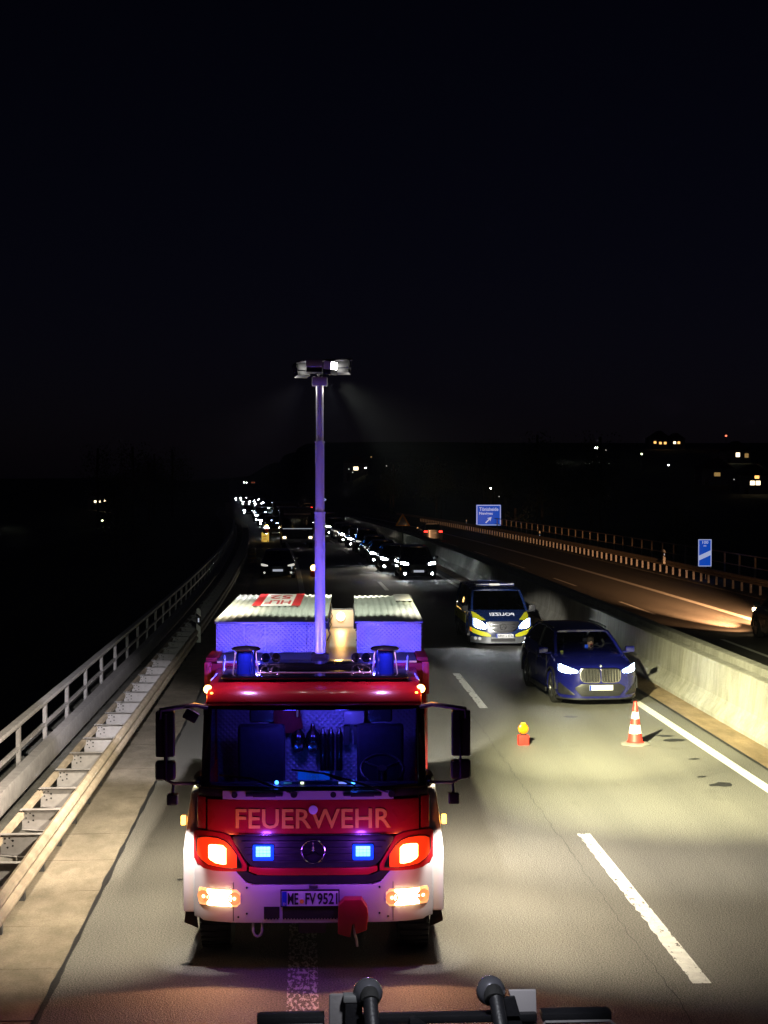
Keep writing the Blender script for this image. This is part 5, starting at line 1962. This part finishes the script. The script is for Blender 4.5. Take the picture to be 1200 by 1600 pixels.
# ================================================================ signs
ES = thing('exit_sign', 'blue motorway exit sign reading Tönisheide Neviges with white diagonal arrow', 'exit sign', (18.35, 150, -.3), 0)
bd = MB().box(-1.25, 1.25, -.04, .0, .95, 3.05).build('sign_board', 'sign_blue', ES, bevel=.02)
b = MB()
for (x0, x1, z0, z1) in ((-1.22, 1.22, .98, 1.06), (-1.22, 1.22, 2.94, 3.02), (-1.22, -1.14, 1.06, 2.94), (1.14, 1.22, 1.06, 2.94)):
    b.box(x0, x1, -.05, -.041, z0, z1)
b.build('border', 'sign_blue_white', bd)
lettering('Tönisheide', .36, 1.92, 'sign_blue_white', bd, Matrix.Translation((0.02, -.046, 2.6)) @ FRONT, bold=.02, depth=.008)
lettering('Neviges', .36, 1.36, 'sign_blue_white', bd, Matrix.Translation((-.27, -.046, 2.14)) @ FRONT, bold=.02, depth=.008)
b = MB()
M = Matrix.Translation((.05, -.046, 1.52)) @ Matrix.Rotation(R(-45), 4, 'Y').inverted() @ Matrix.Identity(4)
M = Matrix.Translation((.0, -.046, 1.52)) @ Matrix.Rotation(R(45), 4, 'Y')
b.add([M @ Vector(p) for p in [(-.06, 0, -.42), (.06, 0, -.42), (.06, 0, .1), (.24, 0, .0), (0, 0, .42), (-.24, 0, .0), (-.06, 0, .1)]], [(0, 1, 2, 3, 4, 5, 6)])
b.build('arrow', 'sign_blue_white', bd)
for x in (-.8, .8):
    b = MB()
    b.cyl((x, .04, -.3), (x, .04, 3.0), .05)
    b.build('sign_post', 'galv_dark', ES)

CS = thing('countdown_sign', 'narrow blue countdown sign with one white diagonal stripe behind the far guardrail', 'countdown sign', (20.05, 74.6, 0), R(-4))
bd = MB().box(-.33, .33, -.03, 0, .72, 2.08).build('sign_board', 'sign_blue', CS, bevel=.012)
b = MB()
for (x0, x1, z0, z1) in ((-.33, .33, .72, .76), (-.33, .33, 2.04, 2.08), (-.33, -.29, .76, 2.04), (.29, .33, .76, 2.04)):
    b.box(x0, x1, -.038, -.031, z0, z1)
b.build('border', 'sign_blue_white', bd)
b = MB()
b.prism([(-.29, 1.02), (.29, 1.29), (.29, 1.53), (-.29, 1.26)], 'y', -.036, -.031)
b.build('stripe', 'sign_blue_white', bd)
lettering('100', .15, .3, 'sign_blue_white', bd, Matrix.Translation((0.02, -.034, 1.93)) @ FRONT, bold=.02)
lettering('m', .07, .13, 'sign_blue_white', bd, Matrix.Translation((0.0, -.034, 1.75)) @ FRONT, bold=.02)
for x in (-.1, .06):
    b = MB()
    b.cyl((x, .04, .05), (x, .04, 2.0), .03)
    b.build('sign_post', 'galv', CS)

AS = thing('arrow_sign', 'small white and blue arrow shaped direction sign right of the light mast in the distance', 'direction sign', (2.35, 215, -.5), 0)
b = MB()
b.prism([(-.55, 2.85), (.45, 2.85), (.68, 3.05), (.45, 3.25), (-.55, 3.25)], 'y', -.03, .0)
b.build('sign_board', 'sign_blue_white', AS)
b = MB()
b.prism([(-.5, 2.95), (.38, 2.95), (.5, 3.05), (.38, 3.15), (-.5, 3.15)], 'y', -.036, -.031)
b.build('sign_field', 'sign_blue', AS)
b = MB()
b.cyl((-.3, .03, 0), (-.3, .03, 3.2), .04)
b.build('sign_post', 'galv_dark', AS)

TW = thing('warning_triangle', 'dim brown triangular warning sign seen from behind above the queue', 'warning sign', (7.45, 115, 0), R(3))
b = MB()
b.prism([(-.52, 1.62), (.52, 1.62), (.56, 1.68), (.04, 2.55), (-.04, 2.55), (-.56, 1.68)], 'y', -.012, .012)
b.build('sign_board', 'letter_gold', TW, bevel=.004)
b = MB()
b.prism([(-.40, 1.70), (.40, 1.70), (0, 2.38)], 'y', -.018, -.013)
b.build('sign_field', 'galv_dull', TW)
b = MB()
b.cyl((0, .03, .0), (0, .03, 2.4), .03)
b.build('sign_post', 'galv_dark', TW)

YB = thing('traffic_board', 'yellow rectangular board with notched top beside the left guardrail in the distance', 'sign board', (X0(126) - 1.7, 126, 0), R(3))
b = MB()
b.prism([(-.30, -.0), (.30, .0), (.30, .78), (.2, .78), (.14, .68), (-.14, .68), (-.2, .78), (-.30, .78)], 'y', -.015, .015)
bb_ = b.build('board', 'yellow_glow', YB)
for z in (.2, .42):
    MB().box(-.22, .1, -.02, -.016, z, z + .07).build('dark_band', 'letter_gold', bb_)
for x in (-.2, .2):
    MB().box(x - .03, x + .03, -.02, .02, -.0, .1).build('foot', 'galv_dark', YB)
TB = thing('barrel', 'brown rounded barrel standing by the left guardrail in front of the yellow board', 'barrel', (X0(93) - 2.72, 93, 0), 0)
b = MB()
b.lathe((0, 0, 0), [(.001, 0), (.24, 0), (.25, .05), (.235, .3), (.25, .55), (.235, .8), (.2, .9), (.001, .93)], 18)
b.build('drum', 'gutter_concrete', TB, smooth=True)
for z in (.27, .52):
    b = MB()
    b.lathe((0, 0, 0), [(.245, z), (.258, z + .02), (.245, z + .04)], 18)
    b.build('hoop', 'letter_gold', TB, smooth=True)

# ================================================================ equipment on the vehicle the camera stands on
RG = thing('equipment_rail', 'black cross bar with metal ball rods, grey plates and trays at the bottom edge', 'railing', (0, 0, -.010), 0)


def bar(name, m, fn, **k):
    b_ = MB()
    fn(b_)
    return b_.build(name, m, RG, **k)


GY = 4.0
bar('cross_bar', 'black_plastic', lambda b_: b_.box(.13, .62, GY - .02, GY + .02, 3.465, 3.487), bevel=.005)
for (x, tx) in ((.166, .155), (.497, .475)):
    bar('ball_rod', 'black_plastic', lambda b_: b_.tube([(x + (.004 if x < .3 else .008), GY - .03, 3.548), (tx + (.03 if x < .3 else .055), GY - .3, 3.30)], .0195, 16), smooth=True)
    bar('ball', 'ball_metal', lambda b_: b_.ball((x, GY, 3.545), .040, 14), smooth=True)
    bar('collar', 'rubber', lambda b_: b_.cyl((x + .002, GY - .015, 3.552), (x + .004, GY - .045, 3.535), .026, n=18), bevel=.003)
bar('end_plate', 'rail_paint', lambda b_: b_.box(.062, .112, GY, GY + .012, 3.38, 3.543), bevel=.006)
bar('plate_side', 'black_plastic', lambda b_: b_.box(.105, .15, GY - .02, GY - .006, 3.36, 3.525), bevel=.004)
bar('plate_cap', 'galv', lambda b_: b_.box(.1, .152, GY - .022, GY + .012, 3.526, 3.545), bevel=.004)
bar('end_plate', 'white_paint', lambda b_: b_.prism([(.545, 3.545), (.62, 3.545), (.625, 3.38), (.60, 3.38)], 'y', GY, GY + .012), bevel=.004)
bar('plate_side', 'black_plastic', lambda b_: b_.prism([(.525, 3.53), (.56, 3.535), (.605, 3.38), (.54, 3.38)], 'y', GY - .02, GY - .006), bevel=.004)
bar('bracket', 'black_plastic', lambda b_: b_.prism([(.275, 3.49), (.29, 3.492), (.36, 3.44), (.275, 3.44)], 'y', GY - .05, GY - .025), bevel=.003)
for (x0, x1, z) in ((-.135, .055, 3.468), (.634, .832, 3.465)):
    bar('tray', 'black_plastic', lambda b_: b_.box(x0 + .004, x1 - .004, GY + .01, GY + .06, z - .012, z + .012), bevel=.005)
    bar('tray_frame', 'rail_paint', lambda b_: b_.tube([(x0, GY - .25, z - .06), (x0, GY - .02, z - .012), (x0 + .012, GY, z - .008), (x1 - .012, GY, z - .008), (x1, GY - .02, z - .012), (x1, GY - .25, z - .06)], .0045, 6), smooth=True)
    bar('tray_support', 'galv_dark', lambda b_: b_.box((x0 + x1) / 2 - .02, (x0 + x1) / 2 + .02, GY - .3, GY + .05, z - .2, z - .16), bevel=.003)
bar('carrier', 'galv_dark', lambda b_: b_.box(-.15, .85, GY - .35, GY - .25, 3.1, 3.3), bevel=.01)
bar('carrier_leg', 'galv_dark', lambda b_: b_.box(-.05, .05, GY - .6, GY - .4, 0, 3.15), bevel=.01)
bar('carrier_leg', 'galv_dark', lambda b_: b_.box(.65, .75, GY - .6, GY - .4, 0, 3.15), bevel=.01)
bar('carrier_arm', 'galv_dark', lambda b_: b_.box(-.05, .75, GY - .55, GY - .3, 3.05, 3.12), bevel=.01)

lamp('SPOT', 'deck_light', (.35, GY - .5, 4.3), 24, (.9, .92, 1), RG, (.33, GY, 3.45), 60, .5, .05)


# ================================================================ lamps and houses on the hills
def street_lamp(x, y, z, label, m, r, group='street lamps and lit spots on the dark hills'):
    g = terrain_h(x, y)
    t = thing('street_lamp', label, 'street lamp', (x, y, g), 0, group)
    b_ = MB()
    b_.cyl((0, 0, -.5), (0, 0, z - g), .08, .05, 8)
    b_.build('post', 'galv_dark', t)
    b_ = MB()
    b_.lathe((0, 0, z - g), [(.001, -r), (r, -r * .5), (r, r * .4), (.001, r)], 10)
    b_.build('lamp_head', m, t, smooth=True)


def hill_at(px, py, h):
    """Where the sight line through a far lamp of height h meets the hillside."""
    y = 200.
    while y < 1500:
        x, z = (px - 477) / 2350 * y, 4.9 - (py - 755) / 2350 * y
        if terrain_h(x, y) + h >= z:
            return x, y, z
        y += 4
    return x, 900, 4.9 - (py - 755) / 2350 * 900


LMP = [(935, 699, 6, 'brightest white lamp on the right-hand hillside', 'glow_far', 3.4), (950, 703, 6, 'faint small lamp beside the brightest white lamp on the hillside', 'glow_far_dim', 1.6),
       (1007, 709, 6, 'greenish white lamp on the hillside right of the brightest lamp', 'glow_green_white', 2.4),
       (1050, 726, 5, 'small white lamp on the hillside above the countdown sign', 'glow_far', 1.5), (1142, 680, 7, 'reddish lamp highest on the right-hand hillside', 'glow_far_red', 2.6),
       (1155, 749, 4, 'tiny white lamp low on the right-hand hillside', 'glow_far_dim', 1.5),
       (571, 731, 5, 'white lamp right of the orange window on the far slope', 'glow_far', 1.5), (545, 733, 5, 'faint lamp left of the orange window on the far slope', 'glow_far_dim', 1.5),
       (551, 738, 4, 'lower faint lamp under the orange window on the far slope', 'glow_far_dim', 1.5), (604, 728, 5, 'faint lamp at the right end of the row on the far slope', 'glow_far_dim', 1.6),
       (768, 763, 5, 'white lamp just above the blue exit sign', 'glow_far', 1.7), (781, 776, 4, 'faint lamp just above the right corner of the blue exit sign', 'glow_far_dim', 1.3),
       (163, 813, 6, 'yellow white lamp alone in the dark valley on the left', 'glow_green_white', 2.6), (3, 795, 6, 'white lamp at the left picture edge in the valley', 'glow_far', 2.2),
       (580, 714, 6, 'faint yellowish lamp above the row on the far slope', 'glow_window_dim', 1.8)]
for (px, py, h, lb_, m, s) in LMP:
    x, y, z = hill_at(px, py, h)
    street_lamp(x, y, z, lb_, m, s * y / 2350 * .62)


def house(px, py, label, wins, wd=9., dp=8., hh=5.5, m='glow_window', ww=1.2, wh=1.1):
    x, y, z = hill_at(px, py, 3.2)
    g = terrain_h(x, y) - .6
    t = thing('house', label, 'house', (x, y, g), 0)
    MB().box(-wd / 2, wd / 2, 0, dp, -1, hh).build('wall', 'wall_house', t)
    MB().prism([(-wd / 2 - .4, hh), (wd / 2 + .4, hh), (0, hh + wd * .36)], 'y', -.4, dp + .4).build('roof', 'roof_tile', t)
    for (wx, wz, mm) in wins:
        f = MB().box(wx - ww / 2 - .12, wx + ww / 2 + .12, -.06, -.005, z - g + wz - wh / 2 - .12, z - g + wz + wh / 2 + .12).build('window', 'wall_house', t)
        MB().box(wx - ww / 2, wx + ww / 2, -.07, -.062, z - g + wz - wh / 2, z - g + wz + wh / 2).build('pane', mm, f)
    MB().box(-wd / 2 + 1, -wd / 2 + 2, -.05, -.004, -.5, 2.2).build('door', 'roof_tile', t)


house(1037, 691, 'house with a row of three orange windows on the right-hand hillside', [(-2.6, .1, 'glow_window'), (0, -.2, 'glow_window'), (2.3, -.2, 'glow_window')], 11)
house(1063, 691, 'house with two bright orange windows right of the row of three', [(-1.0, 0, 'glow_bulb'), (1.0, 0, 'glow_window')], 8)
house(1161, 710, 'house with one bright orange window at the upper right edge', [(0, 0, 'glow_bulb'), (3.4, -.3, 'glow_window_dim')], 10, ww=1.5, wh=1.6)
house(1128, 741, 'house with one dim window below the orange one', [(0, 0, 'glow_window_dim')], 9, ww=1.8)
house(1190, 754, 'house with a warm lit ground floor at the right picture edge', [(-.9, -.1, 'glow_bulb'), (.6, -.1, 'glow_bulb'), (.3, 1.6, 'glow_window')], 8)
house(556, 732, 'house with one orange window on the far slope right of the mast', [(0, 0, 'glow_bulb')], 8, ww=1.5)
house(159, 783, 'house with three small lit windows far left in the valley', [(-1.5, -.1, 'glow_bulb'), (0, 0, 'glow_bulb'), (1.6, .3, 'glow_bulb')], 8, ww=.7, wh=.7)


# ================================================================ dark trees beyond the carriageways
def tree_meshes(seed, h):
    r_ = random.Random(seed)
    tb = MB()
    tb.tube([(0, 0, -.6), (.1, 0, h * .3), (.0, .1, h * .6), (.1, 0, h * .9)], .16, 7)
    tips = []
    for k in range(13):
        a = r_.uniform(0, 6.28)
        z = h * r_.uniform(.28, .8)
        ln = h * .34 * (1.1 - z / h)
        p = Vector((math.cos(a) * ln, math.sin(a) * ln, z + ln * .7))
        tb.tube([(0.05, 0.03, z), Vector((0, 0, z)).lerp(p, .5) + Vector((0, 0, .15)), p], .05, 5)
        tips.append(p)
    lb__ = MB()
    for k in range(1500):
        p = r_.choice(tips) * r_.uniform(.6, 1.08) + Vector((r_.gauss(0, .55), r_.gauss(0, .55), r_.gauss(.2, .55)))
        q_ = Euler((r_.uniform(0, 6), r_.uniform(0, 6), r_.uniform(0, 6))).to_matrix()
        s = r_.uniform(.08, .2)
        lb__.add([p + q_ @ Vector(v) for v in ((-s, 0, 0), (0, -s * .5, 0), (s, 0, 0), (0, s * .5, .03))], [(0, 1, 2, 3)])
    return tb.mesh('trunk', 'bark', smooth=True), lb__.mesh('crown', 'leaf')


TM = [tree_meshes(3, 9), tree_meshes(5, 12)]
for i in range(26):
    y = 96 + i * 8.5 + rnd.uniform(-3, 3)
    x = X0(y) + rnd.uniform(25, 46)
    if abs(x / y - 18.35 / 150) < .016 and y < 152:
        x += 8
    t = thing('tree', 'dark tree standing among others on the slope right of the opposite carriageway', 'tree', (x, y, terrain_h(x, y)), rnd.uniform(0, 6), 'trees right of the opposite carriageway')
    k = i % 2
    s = rnd.uniform(.75, 1.15)
    t.scale = (s, s, s)
    inst('trunk', TM[k][0], t)
    inst('crown', TM[k][1], t)
for i in range(10):
    y = 170 + i * 14 + rnd.uniform(-4, 4)
    x = X0(y) - rnd.uniform(12, 24)
    t = thing('tree', 'dark tree standing among others on the slope left of the bend', 'tree', (x, y, terrain_h(x, y)), rnd.uniform(0, 6), 'trees left of the bend')
    k = i % 2
    inst('trunk', TM[k][0], t)
    inst('crown', TM[k][1], t)


# ================================================================ thin night haze
hz = bpy.data.materials.new('haze_air')
hz.use_nodes = True
n_ = hz.node_tree.nodes
n_.remove(n_['Principled BSDF'])
pv = n_.new('ShaderNodeVolumePrincipled')
pv.inputs['Color'].default_value = (.6, .68, 1, 1)
pv.inputs['Density'].default_value = .00006
pv.inputs['Anisotropy'].default_value = .35
hz.node_tree.links.new(pv.outputs['Volume'], n_['Material Output'].inputs['Volume'])
MATS['haze_air'] = hz
tag(MB().box(-2700, 2700, -950, 4100, -18, 75).build('haze', 'haze_air'), kind='stuff')
